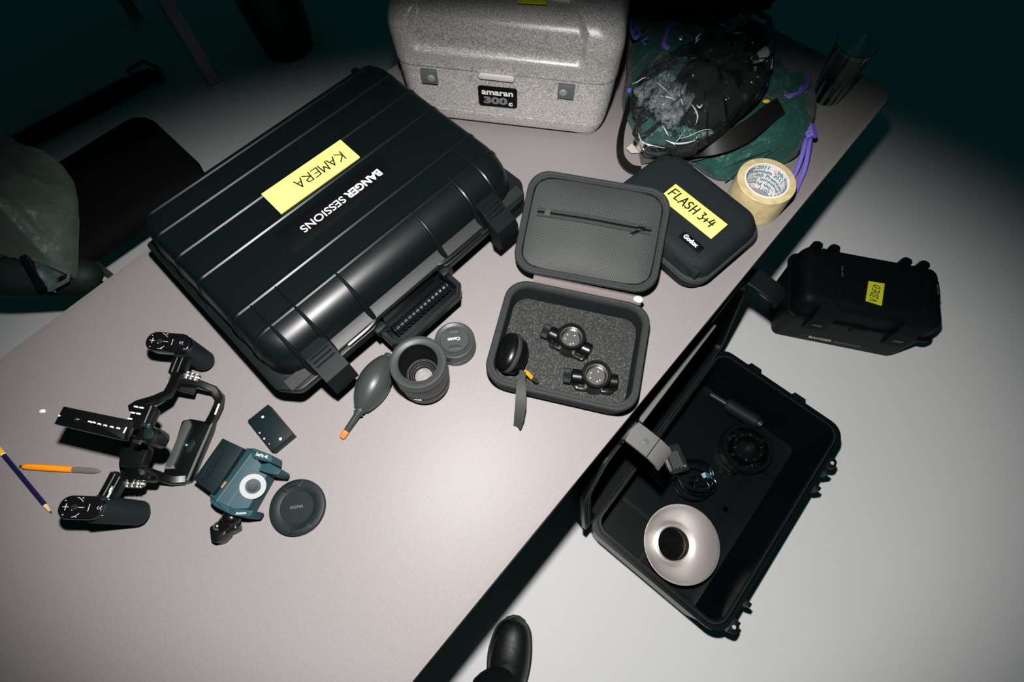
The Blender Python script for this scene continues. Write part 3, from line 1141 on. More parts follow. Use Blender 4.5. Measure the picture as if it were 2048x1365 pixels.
# ---------------------------------------------------------------- pen and pencil
def pen():
    a, c = W(40, 933, .0055), W(201, 943, .0045)
    rt = thing('ballpoint_pen', 'orange ballpoint pen with a clear dark tip', 'pen', ((a.x + c.x) / 2, (a.y + c.y) / 2, 0))
    X = axis_m(a, c - a)
    L = (c - a).length
    b = MB()
    b.lathe([(.0025, .004), (.0042, .006), (.0049, .012), (.0052, L * .4), (.0049, L * .66)], 24, X)
    b.build('barrel', M['orange'], rt, world=True)
    b = MB()
    b.lathe([(.0016, 0), (.0024, .001), (.0024, .006)], 16, X)
    b.build('push_button', M['silver'], rt, world=True)
    b = MB()
    b.bar([X @ Vector((.001, .0052, z)) for z in (.022, .030, .045, .054)], .0042, .0028, up=X.to_3x3() @ Vector((0, 1, 0)))
    b.build('clip', M['orange'], rt, world=True)
    b = MB()
    b.lathe([(.0047, L * .66), (.0045, L * .9), (.0030, L * .97), (.0012, L)], 24, X)
    b.build('clear_tip', M['clear'], rt, world=True)
    b = MB()
    b.lathe([(.0024, L * .66), (.0024, L * .93), (.0008, L * .985)], 16, X)
    b.build('refill', M['refill'], rt, world=True)


def pencil():
    c = W(104, 1028, .0035)
    u = (W(0, 902, .0037) - c).normalized()
    L = .172
    rt = thing('pencil', 'dark blue pencil with yellow end', 'pencil', (c.x + u.x * L / 2, c.y + u.y * L / 2, 0))
    X = axis_m(c, u)
    b = MB()
    b.lathe([(.0036, .019), (.0037, .020), (.0037, L - .030)], 6, X)
    b.build('shaft', M['navy'], rt, world=True)
    b = MB()
    b.lathe([(.00375, L - .030), (.00375, L - .0275)], 6, X)
    b.build('white_band', M['white_print'], rt, world=True)
    b = MB()
    b.lathe([(.0037, L - .0275), (.0037, L - .001), (.0030, L)], 6, X)
    b.build('painted_end', M['pencil_yellow'], rt, world=True)
    b = MB()
    b.lathe([(.0012, .005), (.0036, .0192)], 18, X)
    b.build('sharpened_cone', M['wood'], rt, world=True)
    b = MB()
    b.lathe([(.0003, 0), (.0013, .0052)], 14, X)
    b.build('lead', M['lead'], rt, world=True)


pen()
pencil()
b = MB()
p = W(85, 823, .002)
b.ball((0, 0, .0022), .0055, .0035, .0022, 14, 8, lambda d: 1 + .25 * mnoise.noise(d * 2.3))
o = b.build('crumb', M['crumb'], None)
o.location = (p.x, p.y, 0)
tag(o, 'tiny white crumb on the table left of the camera cage', 'crumb')


# ---------------------------------------------------------------- loose battery and video adapter
def loose_battery():
    zt = .0206
    P = [W(535.5, 809, zt), W(494.5, 841.5, zt), W(543.5, 903, zt), W(585, 868.5, zt)]
    c = sum(P, Vector()) / 4
    rt = thing('camera_battery', 'flat black camera battery lying alone on the table', 'battery', (c.x, c.y, 0))
    b = MB()
    b.prism([(q.x, q.y) for q in P], 0, zt, .0012)
    b.build('body', M['battery'], rt, world=True)
    for (x, y), r in (((525.5, 834.5), .0022), ((561, 878.5), .0024), ((519.5, 866.5), .0013), ((528.5, 878), .0015), ((538.5, 888.5), .0008)):
        q = W(x, y, zt)
        b = MB()
        b.lathe([(r, zt - .0003), (r, zt + .0004), (r * .8, zt + .0006)], 14, Matrix.Translation((q.x, q.y, 0)))
        b.build('contact', M['white_print'], rt, world=True)


def pxprism(b, px, z1, z0, r=0.0, bev=0.001):
    q = [W(x, y, z1) for x, y in px]
    q = [(v.x, v.y) for v in q]
    if r:
        if area2(q) < 0:
            q = q[::-1]
        q = roundpoly(q, r, 3)
    b.prism(q, z0, z1, bev)
    return b


def adapter():
    c = W(470, 960, 0)
    rt = thing('video_adapter', 'teal video adapter with a grey ring and phone clamps, black battery on its back', 'video adapter', (c.x, c.y, 0))
    b = MB()
    # tilted body: a long block whose upper face is folded along a ridge
    def PT(px, py, z):
        return W(px, py, z)
    A = [PT(495, 897, .050), PT(419, 993, .050), PT(421, 1006, .040), PT(455, 1017, .030), PT(497, 1019, .022), PT(540, 944, .022), PT(541, 925, .030), PT(543, 911, .036)]
    # back facet (towards the battery) and front facet
    r0 = [PT(495, 896, .046), PT(507, 903, .052), PT(517, 924, .048), PT(538, 944, .038)]
    r1 = [PT(419, 992, .046), PT(433, 1004, .052), PT(452, 1017, .048), PT(496, 1018, .038)]
    top = [r0, r1]
    n = 10
    rings = []
    for k in range(n + 1):
        t = k / n
        up = [a.lerp(d, t) for a, d in zip(r0, r1)]
        lo = [Vector((q.x, q.y, max(.004, q.z - .030))) for q in up]
        rings.append(up + lo[::-1])
    b.loft(rings)
    body = b.build('body', M['teal'], rt, world=True, smooth=25)
    # end blocks
    b = MB()
    pxprism(b, [(497, 897), (508, 897), (544, 911), (542, 926), (506, 917)], .056, .014, .002, .0015)
    b.build('end_block', M['teal'], rt, world=True)
    b = MB()
    pxprism(b, [(420, 992), (434, 1003), (462, 1016), (458, 1029), (428, 1013), (419, 1003)], .053, .014, .002, .0015)
    b.build('end_block', M['teal'], rt, world=True)
    # phone clamps
    b = MB()
    pxprism(b, [(523, 929), (538, 926), (561, 940), (556, 951), (536, 947), (517, 941)], .058, .018, .002, .001)
    b.build('phone_clamp', M['teal'], rt, world=True)
    b = MB()
    pxprism(b, [(456, 1017), (480, 1018), (507, 1021), (499, 1034), (476, 1033), (459, 1030)], .058, .018, .002, .001)
    b.build('phone_clamp', M['teal'], rt, world=True)
    # ring on the front facet
    p, q, s = r0[2].lerp(r0[3], .5), r1[2].lerp(r1[3], .5), None
    fx = (r1[2] - r0[2]).normalized()
    fy = (r0[3] - r0[2])
    fy = (fy - fx * fy.dot(fx)).normalized()
    fn = fx.cross(fy)
    if fn.z < 0:
        fn = -fn
    cc = r0[2].lerp(r1[3], .53) + fn * .0003
    X = axis_m(cc, fn)
    b = MB()
    b.lathe([(.0110, 0), (.0110, .0012), (.0185, .0012), (.0185, 0), (.0110, 0)], 48, X, cap=False)
    b.build('magnet_ring', M['ring_grey'], body, world=True)
    b = MB()
    b.lathe([(.0078, 0), (.0078, .0015), (.0050, .0018), (.0002, .0018)], 32, X)
    b.build('centre_button', M['battery'], body, world=True)
    # white pinstripe ridges, port, lettering
    b = MB()
    b.tube([r0[1] + Vector((0, 0, .0006)), r1[1] + Vector((0, 0, .0006))], .0011, 6)
    b.tube([r0[2] + Vector((0, 0, .0006)), r1[2] + Vector((0, 0, .0006))], .0009, 6)
    b.build('ridge_trim', M['latch_grey'], body, world=True)
    fb = (r0[1] - r0[0]).normalized()
    fl_ = (r1[0] - r0[0]).normalized()
    fnb = fl_.cross(fb)
    if fnb.z < 0:
        fnb = -fnb
    def facet(t, u):
        return r0[0].lerp(r1[0], t).lerp(r0[1].lerp(r1[1], t), u)
    b = MB()
    X2 = axis_m(facet(.72, .55) + fnb * .0006, fnb)
    b.bar([facet(.66, .5) + fnb * .001, facet(.78, .5) + fnb * .001], .0052, .0022, up=fnb)
    b.build('port', M['brass'], body, world=True)
    b = MB()
    b.bar([facet(.30, .5) + fnb * .001, facet(.38, .5) + fnb * .001], .0055, .0016, up=fnb)
    b.build('usb_port', M['steel_dark'], body, world=True)
    def flat_text(body_, px, py, z, size, width, pa, pb):
        d = W(*pb, z) - W(*pa, z)
        m = Matrix.Translation(W(px, py, z) - Vector(rt.location)) @ Matrix.Rotation(math.atan2(d.y, d.x), 4, 'Z')
        return text('lettering', body_, size, M['latch_light'], rt, m, bold=.0001, width=width)
    flat_text('SeeMo 4K', 524, 912, .0566, .0070, .020, (510, 907), (535, 914))
    flat_text('Accsoon', 482, 1027, .0586, .0055, .015, (475, 1027), (492, 1026))
    # battery mounted behind
    b = MB()
    px = [(444.5, 877), (487, 897), (426, 989), (386, 959.5)]
    pxprism(b, px, .058, .012, 0, .0012)
    bt = b.build('mounted_battery', M['battery'], rt, world=True)
    bt['label'] = 'black battery clipped to the adapter'
    b = MB()
    b.tube([W(x, y, .0583) for x, y in ((402, 955), (430, 907), (440, 897), (446, 900), (448, 905), (420, 950), (408, 962), (402, 955))], .0004, 5)
    b.build('moulded_outline', M['black_satin'], bt, world=True)
    # ball-head clamp
    b = MB()
    b.ball(W(463, 1037, .030), .014, .012, .014, 20, 12)
    b.tube([W(470, 1026, .030), W(455, 1045, .028), W(443, 1056, .026)], [.011, .012, .010], 16)
    X = axis_m(W(436, 1060, .0), (0, 0, 1))
    pxprism(b, [(418, 1055), (432, 1046), (452, 1056), (448, 1072), (432, 1087), (421, 1082)], .030, 0, .003, .002)
    pxprism(b, [(440, 1044), (470, 1040), (474, 1058), (455, 1068), (443, 1060)], .026, .004, .004, .003)
    cl = b.build('ball_head', M['black_satin'], rt, world=True)
    b = MB()
    q = W(434, 1053, .034)
    b.lathe([(.0062, -.006), (.0066, -.001), (.0055, .0)], 20, Matrix.Translation(q))
    b.build('clamp_collar', M['lens_ring'], cl, world=True)
    b = MB()
    b.lathe([(.0038, -.001), (.0036, .0015), (.0015, .0032), (.0002, .0034)], 18, Matrix.Translation(q))
    b.build('clamp_screw', M['silver'], cl, world=True)


loose_battery()
adapter()


# ---------------------------------------------------------------- camera cage with two control handles
def cage():
    c = W(300, 900, 0)
    rt = thing('camera_cage', 'black metal camera cage with two control handles', 'camera cage', (c.x, c.y, 0))
    def bar(name, pts, w, t, m='black_satin', up=(0, 0, 1), par=None):
        b = MB()
        b.bar([W(*p) for p in pts], w, t, up=up)
        return b.build(name, M[m], par or rt, world=True)
    # ring-shaped frame: upper arm, right side, base plate, lower arm
    b = MB()
    b.bar([W(356, 752, .085), W(346, 772, .092), W(336, 789, .098), W(310, 801, .112), W(277, 811, .130), W(266, 818, .138)], .014, .011)
    b.bar([W(352, 763, .080), W(378, 766, .066), W(400, 770, .055), W(427, 779, .040), W(440, 795, .030), W(437, 812, .026), W(428, 832, .022), W(420, 846, .018)], .012, .014)
    b.bar([W(352, 766, .074), W(372, 773, .062), W(392, 778, .052)], .020, .006)
    b.bar([W(372, 960, .012), W(345, 961, .020), W(320, 954, .036), W(300, 948, .052), W(270, 946, .075)], .014, .013)
    pxprism(b, [(252, 868), (291, 878), (296, 896), (283, 932), (236, 934), (240, 900)], .120, .104, .004, .0015)
    pxprism(b, [(236, 930), (288, 938), (302, 950), (297, 962), (243, 958)], .092, .070, .003, .0015)
    b.bar([W(262, 905, .112), W(268, 935, .096), W(262, 950, .084)], .026, .014)
    b.build('frame', M['black_satin'], rt, world=True)
    b = MB()
    pxprism(b, [(364, 842), (381, 838), (392, 840), (413, 844), (427, 838), (421, 862), (378, 962), (366, 966), (340, 964), (322, 956), (338, 920), (352, 880)], .018, .004, .003, .0012)
    bp = b.build('base_plate', M['black_satin'], rt, world=True)
    b = MB()
    pxprism(b, [(367, 843), (379, 840), (382, 850), (366, 884), (347, 930), (336, 935), (331, 931), (344, 900), (357, 868)], .0225, .017, .003, .0008)
    b.build('rubber_pad', M['plate_grey'], bp, world=True)
    b = MB()
    pxprism(b, [(331, 926), (346, 924), (348, 938), (328, 939)], .021, .017, .001, .0005)
    b.build('pad_foot', M['latch_grey'], bp, world=True)
    b = MB()
    pxprism(b, [(380, 881), (389, 878), (391, 886), (380, 905), (372, 907), (370, 899)], .0188, .0175, .002, .0003)
    b.build('mount_slot', M['battery'], bp, world=True)
    b = MB()
    b.lathe([(.0030, .018), (.0030, .0205), (.0012, .0220), (.0002, .022)], 14, Matrix.Translation(Vector((W(371.5, 890, .02).x, W(371.5, 890, .02).y, 0))))
    b.build('mount_screw', M['silver'], bp, world=True)
    b = MB()
    b.bar([W(424, 847, .022), W(400, 902, .022), (W(374, 962, .022))], .0030, .002)
    b.build('edge_chamfer', M['latch_grey'], bp, world=True)
    # maker's plate on the right side
    d = W(428, 832, .034) - W(438, 808, .034)
    b = MB()
    b.bar([W(438.5, 808, .0345), W(430, 830, .0315)], .0030, .0008)
    pl = b.build('name_plate', M['latch_light'], rt, world=True)
    # slotted head block
    b = MB()
    pxprism(b, [(266, 812), (300, 808), (312, 818), (292, 862), (252, 852)], .142, .128, .003, .0015)
    hb = b.build('head_block', M['black_satin'], rt, world=True)
    for k, (x, y) in enumerate(((272, 814), (283, 816), (266, 826), (277, 828), (260, 838))):
        b = MB()
        b.bar([W(x - 4, y - .7, .1425), W(x + 4, y + .7, .1425)], .0022, .0008)
        b.build('slot', M['white_print'], hb, world=True)
    b = MB()
    b.bar([W(303, 812, .1428), W(284, 858, .1428)], .0018, .001)
    b.build('edge_chamfer', M['latch_grey'], hb, world=True)
    # quick-release rail
    b = MB()
    pxprism(b, [(126.5, 813), (258, 840), (247, 881), (107.5, 848)], .172, .160, .001, .0012)
    rl = b.build('rail', M['black_satin'], rt, world=True)
    b = MB()
    for x, y in ((180, 844.5), (188, 846), (199, 849), (211, 852), (224, 855), (237, 857.5)):
        b.bar([W(x - 4, y - .8, .1722), W(x, y - 1, .1722), W(x + 3, y + 1, .1722)], .0020, .0008)
    b.bar([W(247, 867, .1722), W(253, 855, .1722)], .002, .0008)
    b.build('scale_marks', M['latch_light'], rl, world=True)
    b = MB()
    q = W(152, 839, .172)
    b.lathe([(.0026, 0), (.0024, .0012), (.0004, .0018)], 12, Matrix.Translation(q))
    b.build('stop_pin', M['silver'], rl, world=True)
    b = MB()
    q = [W(117, 829, .1722), W(121.5, 832, .1722), W(117, 834, .1722)]
    b.prism([(v.x, v.y) for v in q], .1718, .1724)
    b.build('arrow_mark', M['white_print'], rl, world=True)
    # clamp at the end of the rail
    b = MB()
    pxprism(b, [(284, 851), (303, 850), (315, 860), (315, 870), (307, 885), (296, 890), (276, 884), (270, 876)], .170, .140, .003, .002)
    cl = b.build('rail_clamp', M['black_satin'], rt, world=True)
    for x, y in ((291, 851), (275, 884)):
        b = MB()
        b.bar([W(x - 6, y - 1, .1725), W(x + 6, y + 1.5, .1725)], .0055, .005)
        b.build('clamp_jaw', M['silver'], cl, world=True)
    b = MB()
    pxprism(b, [(288, 858), (300, 856), (308, 864), (306, 874), (297, 880), (285, 876)], .1735, .169, .002, .001)
    b.build('lever', M['battery'], cl, world=True)

    def handle(face, gripdir, br, flip, lbl):
        # face: two pixel ends of the control face at z; grip: pixel bottom end
        (ax, ay, az), (cx, cy, cz) = face
        A, C = W(ax, ay, az), W(cx, cy, cz)
        gx, gy, gz, r0, r1 = gripdir
        G = W(gx, gy, gz)
        axis = (C - A).normalized()
        mid = (A + C) / 2
        dn = Vector((0, 0, -1))
        up = -(dn - axis * dn.dot(axis)).normalized()
        side = up.cross(axis)
        X = Matrix((axis, side, up)).transposed().to_4x4()
        X.translation = mid
        L = (C - A).length
        b = MB(X)
        hwd = .0172
        lv = [(-.030, .010), (-.027, .0055), (-.020, .003), (-.004, .0008), (-.001, .0015), (0, .0028)]
        b.loft([[(x, y, z) for x, y in rr(-L / 2 + i, L / 2 - i, -hwd + i, hwd - i, .0155 - i * .5, 8)] for z, i in lv])
        st = C - axis * .020 - up * .016
        d = (G - st)
        n = 9
        b2 = MB()
        pts, rs = [], []
        for k in range(n):
            t = k / (n - 1)
            pts.append(st + d * t)
            rs.append(r0 + (r1 - r0) * t)
        for k in (.35, .65, .85, .97):
            pts.append(G + d.normalized() * (r1 * .55 * k))
            rs.append(r1 * math.sqrt(max(0.01, 1 - k * k)))
        b2.tube(pts, rs, 24)
        g = b2.build('grip', M['black_rubber'], rt, world=True)
        h = b.build('control_head', M['black_gloss'], rt, world=True)
        # printed controls
        b = MB(X)
        z = .0004
        o0 = -L / 2 + .021
        for a0, a1 in ((35, 80), (-80, -35)):
            b.tube([(o0 + .0135 * math.cos(R(a)), .0135 * math.sin(R(a)), z) for a in range(a0, a1 + 1, 9)], .0004, 5)
        b.tube([(o0 - .0135, 0, z), (o0 - .0055, 0, z)], .0004, 5)
        b.tube([(o0 - .0095, -.0045, z), (o0 - .0095, .0045, z)], .0004, 5)
        b.tube([(o0 + .0075, 0, z), (o0 + .0145, 0, z)], .0004, 5)
        b.tube([(o0 + .021, -.005, z), (o0 + .021, .005, z)], .0004, 5)
        for dx in (.032, .0355):
            b.tube([(o0 + dx + .0022, .0022, z), (o0 + dx, 0, z), (o0 + dx + .0022, -.0022, z)], .0004, 5)
        for px_, py_ in ((0, .002), (0, -.004), (.003, .001), (-.012, .0085), (-.010, -.0105), (.008, -.0130), (.010, .0128), (.044, .012), (.042, -.010)):
            b.box(o0 + px_, py_, z, .0016, .0009, .0006)
        b.build('printed_symbols', M['latch_light'], h, world=True)
        b = MB(X)
        b.lathe([(.0042, -.0005), (.0042, .0014), (.0032, .0022), (.0002, .0024)], 18, TR(o0 + .002, 0, 0))
        b.build('joystick', M['black_rubber'], h, world=True)
        return h
    handle(((290, 680, .104), (381, 688, .098)), (408, 722, .022, .0185, .0175), None, 1, 'a')
    handle(((114, 1014, .104), (206, 1017, .098)), (279, 1027, .020, .0195, .0185), None, 1, 'b')
    # brackets and thumb screws between handles and frame
    for pts, knob, kw in (([(370, 712, .070), (362, 728, .074), (356, 747, .078)], [(366, 749, .082), (402, 758, .072)], 'a'), ([(212, 1003, .070), (226, 978, .074), (240, 952, .080)], [(246, 967, .084), (291, 969, .076)], 'b')):
        b = MB()
        b.bar([W(*p) for p in pts], .026, .014)
        br = b.build('handle_bracket', M['black_satin'], rt, world=True)
        b = MB()
        P = [W(*p) for p in pts]
        s = (P[-1] - P[0]).normalized().cross(Vector((0, 0, 1)))
        for k in (-.003, .006):
            b.tube([P[0] + s * k + Vector((0, 0, .0072)), P[-1] + s * k + Vector((0, 0, .0072))], .0010, 6)
        b.build('bracket_ridge', M['latch_grey'], br, world=True)
        if kw == 'b':
            d = W(216, 1003, .082) - W(232, 972, .082)
            d = -d
            m = Matrix.Translation(W(220, 985, .0822) - Vector(rt.location)) @ Matrix.Rotation(math.atan2(d.y, d.x), 4, 'Z')
            text('lettering', 'SmallRig', .0062, M['white_print'], br, m, bold=.0002, width=.024)
        A, C = W(*knob[0]), W(*knob[1])
        X = axis_m(A, C - A)
        L = (C - A).length
        b = MB()
        n = 14
        ring = [((.0068 if k % 2 else .0054) * math.cos(2 * PI * k / (2 * n)), (.0068 if k % 2 else .0054) * math.sin(2 * PI * k / (2 * n))) for k in range(2 * n)]
        for z0, z1 in ((.003, .008), (.0095, .0145), (.016, .021), (.0225, L - .004)):
            b.prism(ring, z0, z1, .0005, X)
        b.lathe([(.0025, 0), (.0045, .0022), (.0045, L - .003), (.003, L)], 16, X)
        b.build('thumb_screw', M['silver'], rt, world=True)
    return rt


cage()


# ---------------------------------------------------------------- green drawstring bag, plastic bag, glass
def green_bag():
    c = W(1440, 215, .0)
    rt = thing('drawstring_bag', 'dark green nylon bag with purple cords and black straps', 'bag', (c.x, c.y, 0))
    # body: lofted pillow following the outline on the table, folded towards the mouth
    base = [(1243, 215), (1250, 150), (1262, 90), (1290, 62), (1345, 62), (1420, 90), (1500, 140), (1560, 160), (1600, 178), (1622, 205), (1630, 238), (1612, 285), (1590, 318), (1556, 330), (1500, 346), (1452, 358), (1420, 350), (1385, 322), (1330, 310), (1275, 280)]
    q = [W(x, y, .02) for x, y in base]
    q = roundpoly([(v.x, v.y) for v in q][::-1] if area2([(v.x, v.y) for v in q]) < 0 else [(v.x, v.y) for v in q], .03, 9)
    cen = Vector((sum(p[0] for p in q) / len(q), sum(p[1] for p in q) / len(q)))
    rings = []
    for k, (s, z) in enumerate(((.90, 0), (.97, .006), (1.0, .018), (.995, .028), (.985, .036), (.97, .044), (.95, .051), (.92, .058), (.89, .064), (.86, .069), (.82, .074), (.78, .078), (.73, .081), (.68, .083), (.6, .084), (.5, .084), (.3, .084), (.1, .082))):
        ring = []
        for i, p in enumerate(q):
            v = cen + (Vector(p) - cen) * s
            a = mnoise.noise(Vector((p[0] * 16, p[1] * 16, z * 14)))
            al, ac = v.x * .72 + v.y * .69, -v.x * .69 + v.y * .72
            f = .32 - abs(mnoise.noise(Vector((ac * 24 + al * 3, al * 5, 3.1)))) + .5 * (.3 - abs(mnoise.noise(Vector((ac * 52, al * 10, 7.7)))))
            ring.append((v.x + a * .006 * min(1, z * 40), v.y + f * .006 * min(1, z * 40), max(.0005, z + (a * .010 + f * .026) * min(1, z * 18))))
        rings.append(ring)
    b = MB()
    b.loft(rings)
    b.build('bag_body', M['green_cloth'], rt, world=True, smooth=80)
    # gathered flap at the right end and lower seam
    b = MB()
    for k in range(6):
        y0 = 206 + 14 * k
        pts = [W(1628 - 2 * k, y0, .045 - .003 * k), W(1590 - 6 * k, y0 + 10, .062), W(1540 - 8 * k, y0 + 32, .066), W(1490 - 8 * k, y0 + 56, .060 - .002 * k)]
        b.tube(pts, [.006, .008, .007, .003], 10)
    b.build('gathered_folds', M['green_cloth'], rt, world=True, smooth=80)
    b = MB()
    pts = [W(1450, 364, .016), W(1478, 340, .040), W(1520, 318, .055), W(1560, 292, .062), W(1590, 262, .062)]
    b.tube(pts, .0016, 6)
    b.tube([W(1384, 322, .03), W(1402, 318, .048), W(1440, 306, .070), W(1500, 282, .078), W(1545, 255, .080)], .0016, 6)
    b.build('seam', M['green_cloth'], rt, world=True)
    # purple cords
    b = MB()
    b.tube(sm([W(1616, 262, .052), W(1607, 300, .042), W(1596, 335, .022), W(1588, 352, .009), W(1580, 372, .006)], 5), .0046, 10)
    b.tube(sm([W(1622, 264, .050), W(1617, 300, .040), W(1609, 340, .018), W(1600, 362, .0085), W(1592, 384, .006)], 5), .0046, 10)
    for k in range(4):
        p0 = W(1606 + 2 * k, 256 + 6 * k, .056)
        p1 = W(1627 + 1 * k, 254 + 6 * k, .056)
        b.tube([p0, (p0 + p1) / 2 + Vector((0, 0, .006)), p1], .0055, 10)
    b.build('cord', M['purple'], rt, world=True)
    b = MB()
    b.tube(sm([W(1565, 204, .074), W(1580, 192, .084), W(1600, 185, .080), W(1613, 172, .070), W(1617, 155, .060), W(1608, 150, .056), W(1604, 168, .066), W(1602, 180, .074)], 5), .0046, 10)
    b.tube(sm([W(1568, 194, .080), W(1588, 197, .086), W(1606, 190, .080)], 5), .0058, 10)
    b.build('cord', M['purple'], rt, world=True)
    b = MB()
    b.tube(sm([W(1262, 40, .070), W(1262, 58, .082), W(1270, 76, .086), W(1279, 68, .082), W(1274, 56, .075)], 5), .0046, 10)
    b.tube(sm([W(1352, 48, .075), W(1338, 54, .085), W(1332, 72, .090), W(1328, 90, .092), W(1337, 98, .088)], 5), .0052, 10)
    b.tube([W(1290, 90, .08), W(1285, 82, .09), W(1294, 77, .09)], .003, 8)
    b.build('cord', M['purple'], rt, world=True)
    b = MB()
    b.tube([W(1355, 306, .030), W(1362, 313, .032), W(1370, 310, .032)], .0045, 10)
    b.tube([W(1257, 186, .05), W(1259, 178, .054)], .0045, 10)
    b.build('cord', M['purple'], rt, world=True)
    # black webbing straps
    b = MB()
    pts = sm([W(1262, 196, .075), W(1252, 225, .060), W(1243, 262, .034), W(1240, 300, .018), W(1246, 322, .010), W(1262, 338, .006), W(1282, 342, .004)], 5)
    ups = sm([(.9, -.3, .5), (1, -.3, .5), (1, -.3, .6), (.9, -.2, .9), (.5, -.1, 1), (.1, 0, 1), (0, 0, 1)], 5)
    b.bar(pts, .024, .0022, up=ups)
    b.build('webbing_strap', M['black_strap'], rt, world=True)
    b = MB()
    pts, ws = sm([W(1280, 318, .010), W(1310, 309, .024), W(1350, 300, .045), W(1400, 295, .082), W(1450, 284, .100), W(1500, 258, .106), W(1540, 226, .104), W(1562, 212, .100)], 5, [.024, .028, .030, .034, .038, .038, .036, .034])
    ups = sm([(0, -.5, .9), (0, -.5, .9), (0, -.5, .9), (.1, -.7, .7), (.1, -.3, .9), (.2, -.5, .8), (.2, -.4, .9), (.2, -.4, .9)], 5)
    b.bar(pts, ws, .0022, up=ups)
    b.build('webbing_strap', M['black_strap'], rt, world=True)
    b = MB()
    b.bar([W(1258, 292, .014), W(1266, 300, .012), W(1276, 300, .012), W(1282, 282, .030)], .016, .0015, up=[(0, -.3, 1)] * 4)
    b.build('cloth_tag', M['beige'], rt, world=True)
    b = MB()
    b.ball(W(1533, 203, .092), .0075, .004, .004, 12, 8)
    b.build('orange_toggle', M['pencil_yellow'], rt, world=True)


green_bag()


def crumple(d, s, a):
    v = mnoise.noise(d * s) + .5 * mnoise.noise(d * s * 2.3 + Vector((3, 1, 7)))
    return 1 + a * v


